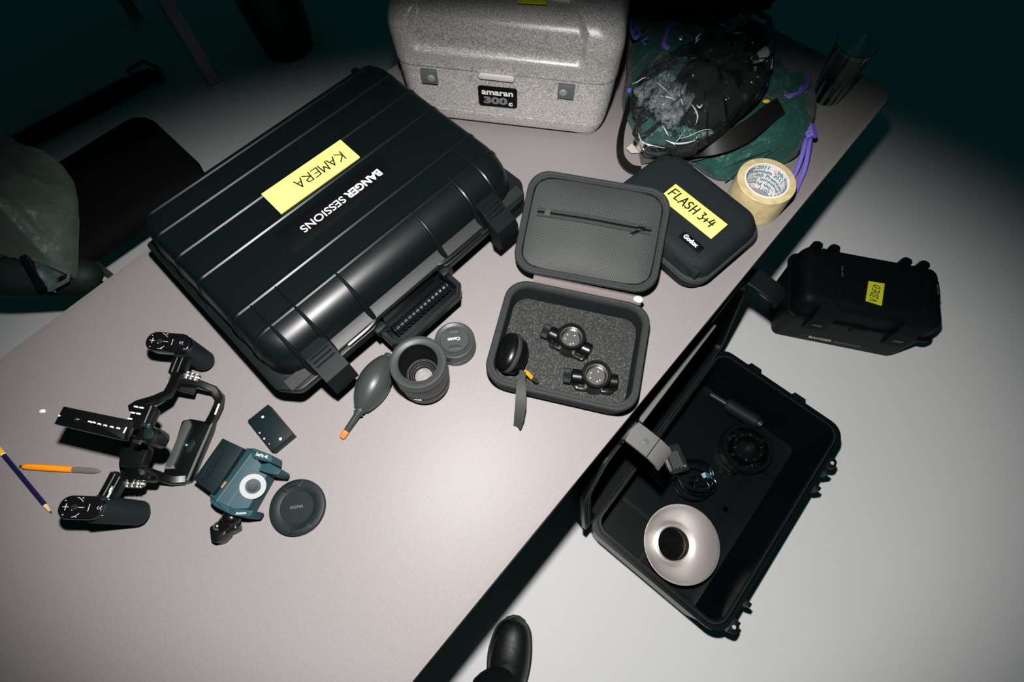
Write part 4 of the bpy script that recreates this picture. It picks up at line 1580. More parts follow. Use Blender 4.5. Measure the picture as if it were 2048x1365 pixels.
def plastic_bag():
    c = W(1405, 185, .10)
    rt = thing('plastic_bag', 'crinkled clear plastic bag lying on the green bag', 'plastic bag', (c.x, c.y, .09))
    out = [(1268, 168), (1285, 142), (1312, 132), (1372, 100), (1440, 62), (1480, 38), (1508, 28), (1536, 40), (1548, 80), (1546, 140), (1530, 185), (1490, 222), (1448, 262), (1400, 292), (1345, 296), (1295, 286), (1268, 262), (1276, 225), (1262, 195)]
    q = [W(x, y, .13) for x, y in out]
    q = [(v.x, v.y) for v in q]
    if area2(q) < 0:
        q = q[::-1]
    q = roundpoly(q, .012, 3)
    n = len(q)
    cen = Vector((sum(p[0] for p in q) / n, sum(p[1] for p in q) / n))
    rings = []
    for s, z in ((.55, .096), (.8, .098), (.95, .106), (1.0, .120), (.985, .138), (.93, .154), (.84, .164), (.72, .171), (.58, .176), (.44, .179), (.28, .180), (.14, .180), (.03, .179)):
        ring = []
        for p in q:
            v = cen + (Vector(p) - cen) * s
            w = Vector((v.x, v.y, z))
            a = abs(mnoise.noise(w * 24)) - .3 + .5 * (abs(mnoise.noise(w * 55 + Vector((5, 2, 1)))) - .3)
            ring.append((v.x + a * .006, v.y - a * .005, z + a * .026))
        rings.append(ring)
    b = MB()
    b.loft(rings)
    b.build('film', M['film'], rt, world=True, smooth=18)
    # loose flap of film at the left mouth, crumpled on itself
    b = MB()
    def flap(u, v, k):
        e0 = W(1264 + 66 * v, 190 - 40 * v, .15)
        e1 = W(1345 + 40 * v, 262 - 55 * v, .165)
        p = e0.lerp(e1, u)
        a = mnoise.noise(Vector((u * 7 + k, v * 5, k * 2.0))) + .6 * mnoise.noise(Vector((u * 15, v * 13 + k, 4.0)))
        return p + Vector((a * .004, a * .003, a * .012 + k * .006))
    for k in range(3):
        b.grid(26, 14, lambda u, v: flap(u, v, k))
    b.build('film_flap', M['film_milky'], rt, world=True, smooth=14)
    b = MB()  # pale strips drawn where the film glints
    def glint_fold(px, z, r):
        pts = sm([W(1200 + x / 6.4, 140 + y / 6.4, z) for x, y in px], 4)
        n_ = len(pts)
        r *= .6
        b.tube(pts, [r * (.25 + .75 * math.sin(PI * (i + .3) / (n_ - .4))) for i in range(n_)], 6, sx=1.0, sy=.5)
    glint_fold([(1010, 310), (1045, 390), (1068, 480)], .176, .0020)
    glint_fold([(1170, 440), (1215, 500), (1250, 590), (1235, 680)], .174, .0026)
    glint_fold([(1240, 450), (1275, 480), (1310, 440)], .176, .0030)
    glint_fold([(840, 900), (960, 940), (1090, 935), (1220, 903)], .150, .0034)
    glint_fold([(490, 810), (540, 920), (680, 970), (830, 1000)], .138, .0024)
    glint_fold([(520, 900), (600, 950), (760, 985)], .142, .0015)
    glint_fold([(810, 720), (845, 785), (875, 840)], .168, .0024)
    glint_fold([(970, 925), (1010, 880), (1060, 800)], .160, .0012)
    glint_fold([(1000, 880), (1130, 850), (1300, 775), (1420, 762)], .164, .0012)
    glint_fold([(770, 330), (860, 345), (965, 380)], .172, .0028)
    glint_fold([(720, 160), (790, 210), (900, 310)], .172, .0018)
    glint_fold([(410, 180), (480, 150), (560, 100), (620, 110)], .160, .0022)
    glint_fold([(1230, -375), (1245, -420), (1290, -470)], .172, .0040)
    glint_fold([(1215, -330), (1240, -370), (1290, -410)], .172, .0016)
    glint_fold([(1010, -420), (1035, -390), (1050, -440)], .174, .0026)
    glint_fold([(1520, -600), (1590, -570), (1640, -530)], .168, .0020)
    glint_fold([(1700, -480), (1760, -470), (1830, -490)], .158, .0022)
    glint_fold([(1080, -160), (1150, -150), (1230, -160)], .178, .0010)
    b.build('film_glint_fold', M['film_glint_fold'], rt, world=True)
    # black cloth inside shows through
    g = thing('folded_garment', 'black printed garment folded inside the clear plastic bag', 'clothing', (c.x, c.y, .1))
    inn = [(1338, 190), (1352, 150), (1400, 105), (1455, 72), (1505, 44), (1530, 54), (1538, 95), (1535, 140), (1515, 182), (1470, 220), (1425, 245), (1385, 240), (1352, 222)]
    q = [W(x, y, .13) for x, y in inn]
    q = [(v.x, v.y) for v in q]
    if area2(q) < 0:
        q = q[::-1]
    q = roundpoly(q, .02, 3)
    cen = Vector((sum(p[0] for p in q) / len(q), sum(p[1] for p in q) / len(q)))
    rings = []
    for s, z in ((.7, .098), (.93, .102), (1, .116), (.985, .132), (.93, .142), (.80, .147), (.6, .149), (.3, .150), (.05, .150)):
        rings.append([(cen.x + (p[0] - cen.x) * s, cen.y + (p[1] - cen.y) * s, z + .006 * mnoise.noise(Vector((p[0] * 20, p[1] * 20, s * 3)))) for p in q])
    b = MB()
    b.loft(rings)
    b.build('folded_cloth', M['black_cloth'], g, world=True, smooth=70)
    def pt(px, py):
        return W(px, py, .149)
    b = MB()
    def patch(px):
        v = [pt(x, y) for x, y in px]
        b.prism([(a.x, a.y) for a in v], .146, .150)
    patch([(1501, 117), (1530, 92), (1541, 88), (1545, 105), (1522, 124), (1507, 127)])
    patch([(1531, 124), (1546, 112), (1544, 136), (1537, 140)])
    lg = b.build('printed_logo', M['latch_light'], g, world=True)
    p = pt(1516, 143)
    d = pt(1530, 147) - pt(1502, 139)
    m = Matrix.Translation(Vector((p.x, p.y, .1515)) - Vector(g.location)) @ Matrix.Rotation(math.atan2(d.y, d.x), 4, 'Z')
    text('lettering', 'SN', .020, M['latch_light'], g, m, bold=.0001, width=.026, shear=.2)


plastic_bag()


def tumbler():
    p = W(1648, 193, 0)
    rt = thing('drinking_glass', 'clear drinking glass standing near the dark far corner of the table', 'glass', (p.x, p.y, 0))
    b = MB()
    hh = .128
    b.lathe([(.0005, 0), (.027, 0), (.0295, .002), (.0300, .006), (.0318, .030), (.0395, hh - .002), (.0405, hh), (.0392, hh + .0006), (.0382, hh - .001), (.0300, .034), (.0275, .022), (.018, .019), (.0005, .0185)], 56, cap=False)
    n = 12
    b.build('tumbler', M['water'], rt, smooth=40)
    b = MB()
    for k in range(n):
        a = 2 * PI * k / n
        b.tube([(.0302 * math.cos(a), .0302 * math.sin(a), .004), (.0318 * math.cos(a), .0318 * math.sin(a), .028), (.0340 * math.cos(a), .0340 * math.sin(a), .056)], [.0036, .0042, .0012], 8)
    b.build('glint_flutes', M['film_milky'], rt)  # flutes added to give the lower glass its glints


tumbler()

# dark coat heaped behind the bags at the far end of the table
p = W(1390, 10, 0.0)
ck = thing('cloth_bundle', 'black cloth bundle in the dark at the far end of the table', 'cloth', (p.x, p.y, 0))
b = MB()
b.ball((0, .05, .055), .24, .15, .06, 40, 20, lambda d: crumple(d, 2.2, .16))
b.build('heaped_cloth', M['black_cloth'], ck, smooth=80)


# ---------------------------------------------------------------- tall closed case on the floor
def video_case():
    rt = thing('equipment_case', 'tall closed black case on the floor with a lime tape label', 'case', (1.034, .795, FLOOR), -13)
    hx, hy, ht = .201, .107, .238
    b = MB()
    def lv(L):
        return [[(x, y, z) for x, y in rr(-hx + i, hx - i, -hy + i, hy - i, r, 6)] for z, i, r in L]
    b.loft(lv([(0, .018, .018), (.004, .012, .022), (.02, .009, .024), (.155, .003, .027)]))
    b.build('lower_shell', M['dull'], rt)
    b = MB()
    b.loft(lv([(.150, -.004, .03), (.152, -.006, .03), (.162, -.006, .03), (.164, -.004, .03)]))
    b.build('flange', M['dull'], rt)
    b = MB()
    b.loft(lv([(.163, .001, .03), (.205, .004, .03), (.222, .008, .028), (.232, .016, .024), (.237, .026, .02), (.238, .04, .015)]), False, True)
    for x in (-.135, -.095, .095, .135):
        b.bar([(x, -.098, .20), (x, -.092, .232), (x, -.07, .2395), (x, .07, .2395), (x, .092, .232), (x, .098, .20)], .010, .004)
    b.build('lid', M['dull'], rt)
    for x in (-.115, .115):
        b = MB()
        b.loft([[(x + s * .030, y, z) for y, z in [(-.098, .236), (-.112, .226), (-.122, .19), (-.124, .125), (-.116, .118), (-.108, .125), (-.104, .17)]] for s in (-1, -.92, .92, 1)])
        l = b.build('latch', M['dull'], rt)
        b = MB()
        for k in range(2):
            b.box(x, -.1245, .150 + .006 * k, .026, .001, .0022)
        b.build('latch_ridge', M['latch_grey'], l)
    for x in (-.155, -.105, .100, .150):
        b = MB()
        b.loft([[(x + s * .014 * k, y, z) for s in (-1, 1) for z in ((.200, .236) if s < 0 else (.236, .200))] for k, y in ((1, .095), (1, .108), (.35, .114))])
        b.build('hinge_rib', M['dull'], rt)
    b = MB()
    b.box(.0, -.109, .150, .034, .012, .030, .003)
    b.build('centre_catch', M['dull'], rt)
    b = MB()
    q = [W(1737, 563, FLOOR + .2395), W(1769, 568, FLOOR + .2395), W(1763, 612, FLOOR + .2395), W(1731, 602, FLOOR + .2395)]
    b.prism([(v.x, v.y) for v in q], FLOOR + .2385, FLOOR + .2408)
    t = b.build('tape_label', M['lime'], rt, world=True)
    t['label'] = 'lime tape label with handwriting'
    handwriting('handwriting', 'VIDEO', .020, M['ink'], t, TR(-.0, .0, .2410, 92) if False else _label_m(rt), .058, .0012)
    for (x, y, w_) in ((-.087, .0, .028), (.178, .0, .028)):
        b = MB()
        b.box(x, .020, .2385, .010, .052, .0015)
        n = b.build('name_label', M['black_vinyl'], rt)
        text('lettering', 'BANGER', .0055, M['grey_print'], n, TR(x, .030, .2394, 90), width=.016)
        text('lettering', 'SESSIONS', .0055, M['grey_print'], n, TR(x, .010, .2394, 90), width=.017)
    b = MB()
    b.box(-.005, -.0985, .052, .215, .0016, .062, .0003)
    n = b.build('name_label', M['black_vinyl'], rt)
    text('lettering', 'BANGER', .0165, M['latch_light'], n, TR(-.050, -.0999, .036, 0, 90), bold=.0005, width=.070)
    text('lettering', 'SESSIONS', .0165, M['grey_print'], n, TR(.032, -.0999, .036, 0, 90), width=.080)


def _label_m(rt):
    c = (W(1750, 587, FLOOR + .2412))
    d = W(1757, 566, FLOOR + .2412) - W(1745, 608, FLOOR + .2412)
    m = Matrix.Translation(c) @ Matrix.Rotation(math.atan2(d.y, d.x), 4, 'Z')
    r = Matrix.Translation(Vector(rt.location)) @ Matrix.Rotation(rt.rotation_euler.z, 4, 'Z')
    return r.inverted() @ m


_b0 = MB.build


def _build_rot(s, name, m, parent=None, smooth=35, world=False):
    """world=True also undoes the turn of a turned root"""
    if world and parent is not None:
        rt = parent
        while rt.parent is not None:
            rt = rt.parent
        a = rt.rotation_euler.z
        if abs(a) > 1e-6:
            inv = (Matrix.Translation(Vector(rt.location)) @ Matrix.Rotation(a, 4, 'Z')).inverted()
            s.v = [inv @ p for p in s.v]
            return _b0(s, name, m, parent, smooth, False)
    return _b0(s, name, m, parent, smooth, world)


MB.build = _build_rot
video_case()


# ---------------------------------------------------------------- open case on the floor beside the table
OC_A = 50.3
OC_O = Vector((.524, .25, FLOOR))


def open_case():
    rt = thing('equipment_case', 'big open black case on the floor holding a silver reflector', 'case', OC_O, OC_A)
    hx, hy, ht = .312, .190, .20
    def lv(L):
        return [[(x, y, z) for x, y in rr(-hx + i, hx - i, -hy + i, hy - i, r, 8)] for z, i, r in L]
    b = MB()
    b.loft(lv([(0, .022, .03), (.004, .016, .034), (.02, .012, .036), (.190, .002, .042), (.190, -.004, .044), (.200, -.004, .044), (.200, .004, .040), (.197, .0055, .038), (.197, .0095, .036), (.200, .011, .034), (.200, .016, .03), (.188, .018, .028), (.03, .026, .024), (.014, .034, .02), (.012, .05, .014)]))
    for x in (-.16, .0, .16):
        b.bar([(x, -.148, .0135), (x, .148, .0135)], .014, .005)
    for y in (-.09, .02):
        b.bar([(-.27, y, .0135), (.27, y, .0135)], .014, .005)
    b.build('lower_shell', M['case'], rt)
    # front: ribs, padlock eyes and latch hooks on the far long side, bumps on the short side
    for x in (-.235, .165):
        b = MB()
        for dx in (-.026, .026):
            b.prism([(x + dx - .006, -.190), (x + dx + .006, -.190), (x + dx + .005, -.214), (x + dx - .005, -.214)], .15, .192, .002)
        b.box(x, -.193, .155, .05, .012, .05, .002)
        b.build('latch_hook', M['case_flat'], rt)
    for x in (-.275, .215):
        b = MB()
        b.prism(roundpoly([(x - .02, -.190), (x + .02, -.190), (x + .012, -.214), (x - .012, -.214)], .008, 3), .186, .199, .002)
        b.build('padlock_lug', M['case_flat'], rt)
        b = MB()
        b.lathe([(.0045, .1992), (.0045, .2000), (.0015, .2004)], 16, TR(x, -.203, 0))
        b.build('lug_rivet', M['latch_light'], rt)
    for y in (.08, -.055):
        b = MB()
        b.prism([(.306, y - .028), (.306, y + .028), (.330, y + .016), (.330, y - .016)], .13, .196, .003)
        b.build('corner_rib', M['case_flat'], rt)
    b = MB()
    pts = rr(-hx + .010, hx - .010, -hy + .010, hy - .010, .034, 8)
    b.tube([(x, y, .1975) for x, y in pts], .0022, 6, closed=True)
    b.build('gasket', M['webbing'], rt)
    # lid standing up and leaning back under the table edge
    LX = TR(0, hy - .004, .206, 0, 81.0)
    # in lid space: x along, y = away from the hinge, z = towards the open side (negative = outer skin)
    lw, ld = .325, .385
    def lo(L):
        out = []
        for z, i, r in L:
            p = [(-lw + i, .0 + i), (lw - i, .0 + i), (lw - i, ld - i - .075 + r), (lw - i - .060 + r * .5, ld - i), (-lw + i + .060 - r * .5, ld - i), (-lw + i, ld - i - .075 + r)]
            out.append([(a, c, z) for a, c in roundpoly(p, .022, 3)])
        return out
    b = MB(LX)
    # flip so that the hollow faces the base
    prof = [(.062, .040, 0), (.058, .024, 0), (.048, .014, 0), (.012, .006, 0), (.010, -.002, 0), (.0, -.002, 0), (.0, .008, 0), (.003, .010, 0), (.003, .014, 0), (.0, .016, 0), (.0, .022, 0), (.046, .030, 0), (.050, .05, 0)]
    b.loft(lo([(-z, i, r) for z, i, r in prof]))
    lid = b.build('lid', M['case'], rt)
    b = MB(LX)
    g = lo([(.0006, .012, 0)])[0]
    b.tube(g, .0024, 6, closed=True)
    b.build('lid_gasket', M['webbing'], lid)
    b = MB(LX)
    b.bar([(-.15, ld - .002, .002), (.12, ld - .002, .002)], .006, .018)
    b.build('lid_lip', M['latch_lit'], lid)  # lip coloured pale for the flash light falling along it
    # two open latches standing out from the lid edge
    for x, mm in ((-.182, 'latch_lit'), (.262, 'case_flat')):  # near latch coloured as lit, far one dark as out of the light
        b = MB()
        base = LX @ Vector((x, ld + .004, .006))
        out_ = Vector((0, -1, 0))
        pts = [base + Vector((0, .012, -.016)), base + Vector((0, .010, .004)), base + Vector((0, .000, .010)), base + Vector((0, -.020, .010)), base + Vector((0, -.052, .007)), base + Vector((0, -.070, .000)), base + Vector((0, -.078, -.012))]
        b.bar(pts, .046, .007, up=[(0, -1, .2), (0, -.6, 1), (0, 0, 1), (0, 0, 1), (0, -.1, 1), (0, -.4, 1), (0, -1, .6)])
        lt = b.build('latch', M[mm], rt)
        if mm == 'case_flat':
            continue
        b = MB()
        bx = Matrix.Translation(base + Vector((0, -.030, .0140)))
        b.lathe([(.0058, -.001), (.0058, .0004), (.0050, .0006), (.0046, -.0004), (.0002, -.0004)], 24, bx)
        b.tube([base + Vector((.004, -.033, .0140)), base + Vector((0, -.030, .0145)), base + Vector((.001, -.026, .0140))], .0008, 6)
        b.build('latch_emblem', M['latch_grey'], lt)
        b = MB()
        for s in (-1, 1):
            b.tube([base + Vector((s * .026, .008, .004)), base + Vector((s * .032, .008, .004))], .005, 10)
        b.tube([base + Vector((-.0235, -.048, .0118)), base + Vector((.0235, -.048, .0118))], .0008, 6)
        b.build('latch_pin', M['black_satin'], lt)
    # hinge rod and lid stay
    b = MB()
    b.tube([(-.29, hy + .002, .202), (.29, hy + .002, .202)], .006, 10)
    for x in (-.2, -.07, .07, .2):
        b.tube([(x - .03, hy + .002, .202), (x + .03, hy + .002, .202)], .010, 12)
    b.build('hinge', M['case_flat'], rt)
    return rt


open_case()


def oc(x, y, z):
    a = R(OC_A)
    return Vector((OC_O.x + x * math.cos(a) - y * math.sin(a), OC_O.y + x * math.sin(a) + y * math.cos(a), FLOOR + z))


# contents
def reflector():
    p = W(1359, 1083, FLOOR + .118)
    rt = thing('reflector_dish', 'round silver flash reflector dish lying in the open case', 'reflector', (p.x, p.y, FLOOR + .017))
    b = MB()
    X = TR(0, 0, 0, 40, 5)
    r1, h = .098, .100
    prof_in = []
    for k in range(15):
        t = k / 14
        a = t * PI / 2
        prof_in.append((.047 + (r1 - .049) * math.sin(a) ** 1.0 * (.35 + .65 * t), .018 + (h - .018) * (1 - math.cos(a)) ** .72))
    prof = [(.038, .0), (.046, .0), (.0475, .018)] + [(r + .0012, z - .0008) for r, z in prof_in[1:]] + [(r1 + .001, h), (r1 + .0008, h + .0014), (r1 - .0008, h + .0014)] + prof_in[::-1] + [(.0445, .019), (.0435, .012), (.0425, .0115), (.042, .004), (.038, .0)]
    b.lathe(prof, 72, X, cap=False)
    b.build('dish', M['dish'], rt)
    b = MB()
    b.lathe([(.0445, .0195), (.0445, .0350), (.0425, .0355), (.0415, .0340), (.0415, .006)], 48, X, cap=False)
    b.build('mount_collar', M['silver'], rt)
    b = MB()
    b.lathe([(.0415, .004), (.0002, .004)], 40, X)
    b.build('mount_plate', M['black_vinyl'], rt)


reflector()


def spare_battery(px, py, deg, name_label, z, tilt, size=(.062, .084, .022)):
    p = W(px, py, FLOOR + z + size[2])
    rt = thing('battery_pack', name_label, 'battery', (p.x, p.y, FLOOR + z), deg)
    X = TR(0, 0, size[2] / 2, 0, tilt)
    b = MB(X)
    b.prism(rr(-size[0] / 2, size[0] / 2, -size[1] / 2, size[1] / 2, .003), -size[2] / 2, size[2] / 2, .001)
    b.build('body', M['battery'], rt)
    b = MB(X)
    b.box(0, 0, size[2] / 2 + .0003, size[0] * .9, size[1] * .88, .0006)
    lb = b.build('printed_label', M['label_grey'], rt)
    b = MB(X)
    z1 = size[2] / 2 + .0008
    b.box(-size[0] * .34, 0, z1, size[0] * .10, size[1] * .8, .0004)
    for k in range(9):
        b.box(size[0] * (-.18 + .055 * k), -size[1] * .06, z1, .0010, size[1] * (.62 - .05 * (k % 3)), .0004)
    b.build('small_print', M['leg_grey'], lb)
    b = MB(X)
    b.lathe([(.0028, z1), (.0028, z1 + .0004), (.0016, z1 + .0004), (.0016, z1), (.0028, z1)], 16, TR(size[0] * .34, -size[1] * .33, 0), cap=False)
    b.box(-size[0] * .40, -.001, z1, .0016, size[1] * .84, .0004)
    b.build('white_marks', M['latch_light'], lb)
    return rt


spare_battery(1348, 918, 14, 'black battery with printed label, uppermost of two in the open case', .062, -6)
spare_battery(1322, 938, 40, 'black battery half hidden under the flash-lit latch of the open case', .040, -5)

# cable heap
p = W(1395, 965, FLOOR + .03)
cb = thing('cable', 'tangled thin black cable with a blue tag in the open case', 'cable', (p.x, p.y, FLOOR + .014))
b = MB()
pts = []
for k in range(140):
    t = k / 139
    a = t * 2 * PI * 5.3
    rr_ = .030 + .022 * math.sin(t * 17) + .012 * math.sin(t * 41)
    pts.append((rr_ * math.cos(a) * 1.2, rr_ * math.sin(a), .008 + .034 * abs(math.sin(t * 9)) * (.4 + .6 * t)))
b.tube(pts, .0026, 8)
b.build('wire', M['black_gloss'], cb)
b = MB()
b.bar([(.004, .010, .052), (.012, .014, .056), (.022, .012, .050), (.026, .008, .044)], .014, .0015, up=[(0, 0, 1)] * 4)
b.build('tag', M['blue_tag'], cb)

# round black mount lying in the case
p = W(1497, 895, FLOOR + .06)
rg = thing('speed_ring', 'round black accessory ring lying in the shadowed part of the open case', 'camera accessory', (p.x, p.y, FLOOR + .017))
b = MB()
b.lathe([(.058, 0), (.072, 0), (.073, .004), (.073, .034), (.070, .038), (.060, .038), (.058, .034), (.058, 0)], 48, cap=False)
b.build('outer_ring', M['case'], rg)
b = MB()
b.lathe([(.030, 0), (.044, 0), (.045, .040), (.043, .044), (.032, .044), (.030, .040), (.030, 0)], 40, cap=False)
for k in range(4):
    a = PI / 2 * k + .4
    b.box(.052 * math.cos(a), .052 * math.sin(a), .018, .020, .010, .026, .001, rz=a)
b.build('inner_drum', M['black_satin'], rg)
b = MB()
for k in range(10):
    a = 2 * PI * k / 10
    b.box(.038 * math.cos(a), .038 * math.sin(a), .0445, .006, .0022, .0012, 0, rz=a + .5)
b.build('click_stop', M['silver'], rg)
b = MB()
b.box(-.045, -.055, .020, .036, .030, .030, .004, rz=.5)
b.box(-.060, -.066, .034, .012, .020, .010, .002, rz=.9)
b.build('clamp_block', M['black_satin'], rg)

# grey roller handle above the ring
A, C = W(1452, 808, FLOOR + .05), W(1515, 846, FLOOR + .065)
tb = thing('tube_handle', 'dark tubular handle lying beside the accessory ring', 'camera accessory', ((A.x + C.x) / 2, (A.y + C.y) / 2, FLOOR + .017))
b = MB()
b.tube([A, A.lerp(C, .03), A.lerp(C, .97), C], [.019, .0215, .0215, .019], 20)
b.build('sleeve', M['black_rubber'], tb, world=True)
b = MB()
b.tube([A.lerp(C, -.5), A.lerp(C, -.05), A], .012, 16)
b.tube([C, C.lerp(A, -.12)], .017, 16)
b.build('tube', M['case_flat'], tb, world=True)


# ---------------------------------------------------------------- photographer's foot
def person():
    rt = thing('person', 'person in black trousers and black leather shoe standing beside the table', 'person', (-.022, -.235, FLOOR), 0)
    ax = Vector((.150, .985, 0)).normalized()
    sd = Vector((ax.y, -ax.x, 0))
    org = Vector((.003, -.0835, FLOOR))
    def P(t, s, z):
        q = org - ax * t + sd * s
        return Vector((q.x, q.y, FLOOR + z))
    # section: distance from toe, half widths left/right, top height
    sec = [(.001, .012, .012, .030), (.010, .030, .028, .046), (.028, .044, .040, .054), (.055, .052, .046, .060), (.085, .056, .049, .068), (.115, .054, .048, .080), (.145, .048, .044, .092), (.175, .042, .040, .102), (.205, .038, .037, .106), (.240, .037, .036, .106), (.270, .034, .034, .100), (.292, .022, .022, .080)]
    dn = []
    for i in range(len(sec) - 1):
        for k in range(4):
            u = k / 4
            q0, q1, q2, q3 = sec[max(i - 1, 0)], sec[i], sec[i + 1], sec[min(i + 2, len(sec) - 1)]
            dn.append(tuple(.5 * (2 * c1 + (c2 - c0) * u + (2 * c0 - 5 * c1 + 4 * c2 - c3) * u * u + (3 * c1 - c0 - 3 * c2 + c3) * u ** 3) for c0, c1, c2, c3 in zip(q0, q1, q2, q3)))
    sec = [(-.003, .004, .004, .024)] + dn + [sec[-1]]
    b = MB()
    rings = []
    for t, l, r_, hh in sec:
        ring = []
        for k in range(20):
            a = 2 * PI * k / 20
            c, s_ = math.cos(a), math.sin(a)
            w = r_ if c > 0 else l
            x = w * (abs(c) ** .8) * (1 if c > 0 else -1)
            z = .016 + (hh - .016) * (max(0, s_) ** .8) - (0.008 if s_ < 0 else 0) * abs(s_)
            ring.append(P(t, x, z))
        rings.append(ring)
    b.loft(rings)
    sh = b.build('shoe', M['leather'], rt, world=True, smooth=60)
    sh['label'] = 'black leather lace-up shoe'
    out = [P(t - .004 if t < .005 else t, -l - .0045, 0) for t, l, r_, hh in sec] + [P(t - .004 if t < .005 else t, r_ + .0045, 0) for t, l, r_, hh in sec[::-1]]
    b = MB()
    b.prism([(v.x, v.y) for v in out], FLOOR + .0005, FLOOR + .021, .004)
    b.build('sole', M['sole'], sh, world=True)
    b = MB()
    b.tube([P(t + .006, -l * .93, .024 + .004 * (t > .01)) for t, l, r_, hh in sec[:34]], .0014, 6)
    b.tube([P(t + .006, r_ * .93, .024 + .004 * (t > .01)) for t, l, r_, hh in sec[:34]], .0014, 6)
    b.tube(sm([P(.125, -.050, .052), P(.080, -.049, .045), P(.040, -.040, .042), P(.018, -.022, .042), P(.012, 0, .042), P(.018, .018, .042), P(.040, .034, .042), P(.080, .043, .045), P(.125, .043, .052)], 4), .0010, 6)
    b.build('welt', M['sole'], sh, world=True)
    b = MB()
    for k in range(5):
        t = .100 + .017 * k
        z = .076 + .0072 * k
        b.tube([P(t, -.024, z - .004), P(t - .004, -.008, z + .003), P(t + .004, .008, z + .003), P(t, .022, z - .004)], .0022, 6)
    b.build('laces', M['black_strap'], sh, world=True)
    # trouser leg: from the cuff over the shoe up to the knee
    b = MB()
    rings = []
    for z, t, s, rx, ry in ((.060, .205, -.020, .078, .096), (.095, .206, -.020, .076, .098), (.14, .222, -.016, .070, .086), (.20, .235, -.012, .066, .074), (.30, .245, -.012, .070, .078), (.40, .25, -.010, .074, .082), (.50, .25, -.008, .076, .084), (.62, .26, -.004, .080, .088), (.75, .29, 0, .090, .098), (.88, .33, .004, .100, .110)):
        ring = []
        for k in range(28):
            a = 2 * PI * k / 28
            f = 1 + .07 * mnoise.noise(Vector((math.cos(a) * 2, math.sin(a) * 2, z * 16)))
            ring.append(P(t + ry * f * math.sin(a), s + rx * f * math.cos(a), z + .012 * math.sin(a) * (z < .06)))
        rings.append(ring)
    b.loft(rings)
    b.build('trouser_leg', M['trouser'], rt, world=True, smooth=70)


person()


# ---------------------------------------------------------------- chair with a jacket beyond the table
def chair():
    c = Vector((-1.115, .985, FLOOR))
    rt = thing('chair', 'black upholstered chair drawn up to the far side of the table', 'chair', c, 47)
    sz = .435
    b = MB()
    b.loft([[(x, y, z) for x, y in rr(-.215 + i, .225 - i, -.150 + i, .185 - i, r, 8)] for z, i, r in ((sz - .055, .012, .05), (sz - .05, .004, .055), (sz - .02, 0, .06), (sz - .006, .006, .06), (sz, .018, .055), (sz + .003, .06, .04))])
    b.build('seat', M['black_cloth'], rt)
    b = MB()
    X = TR(-.235, 0, sz + .07, 0, 0, -8)
    b.loft([[(z, y, x + .17) for x, y in rr(-.16 + i, .16 - i, -.145 + i, .18 - i, r, 8)] for z, i, r in ((-.016, .01, .05), (-.012, .002, .055), (.012, .002, .055), (.018, .012, .05))], xf=X)
    b.build('backrest', M['black_cloth'], rt)
    for sx in (-.19, .19):
        for sy in (-.120, .155):
            b = MB()
            b.tube([(sx * 1.05, sy * 1.05, 0.0), (sx, sy, sz - .05)], .011, 12)
            b.build('leg', M['steel_dark'], rt)
    b = MB()
    for sy in (-.10, .135):
        b.tube([(-.19, sy, sz - .045), (-.235, sy, sz - .03), (-.240, sy, sz + .05), (-.247, sy, sz + .12)], .010, 10)
    b.build('back_support', M['steel_dark'], rt)


chair()


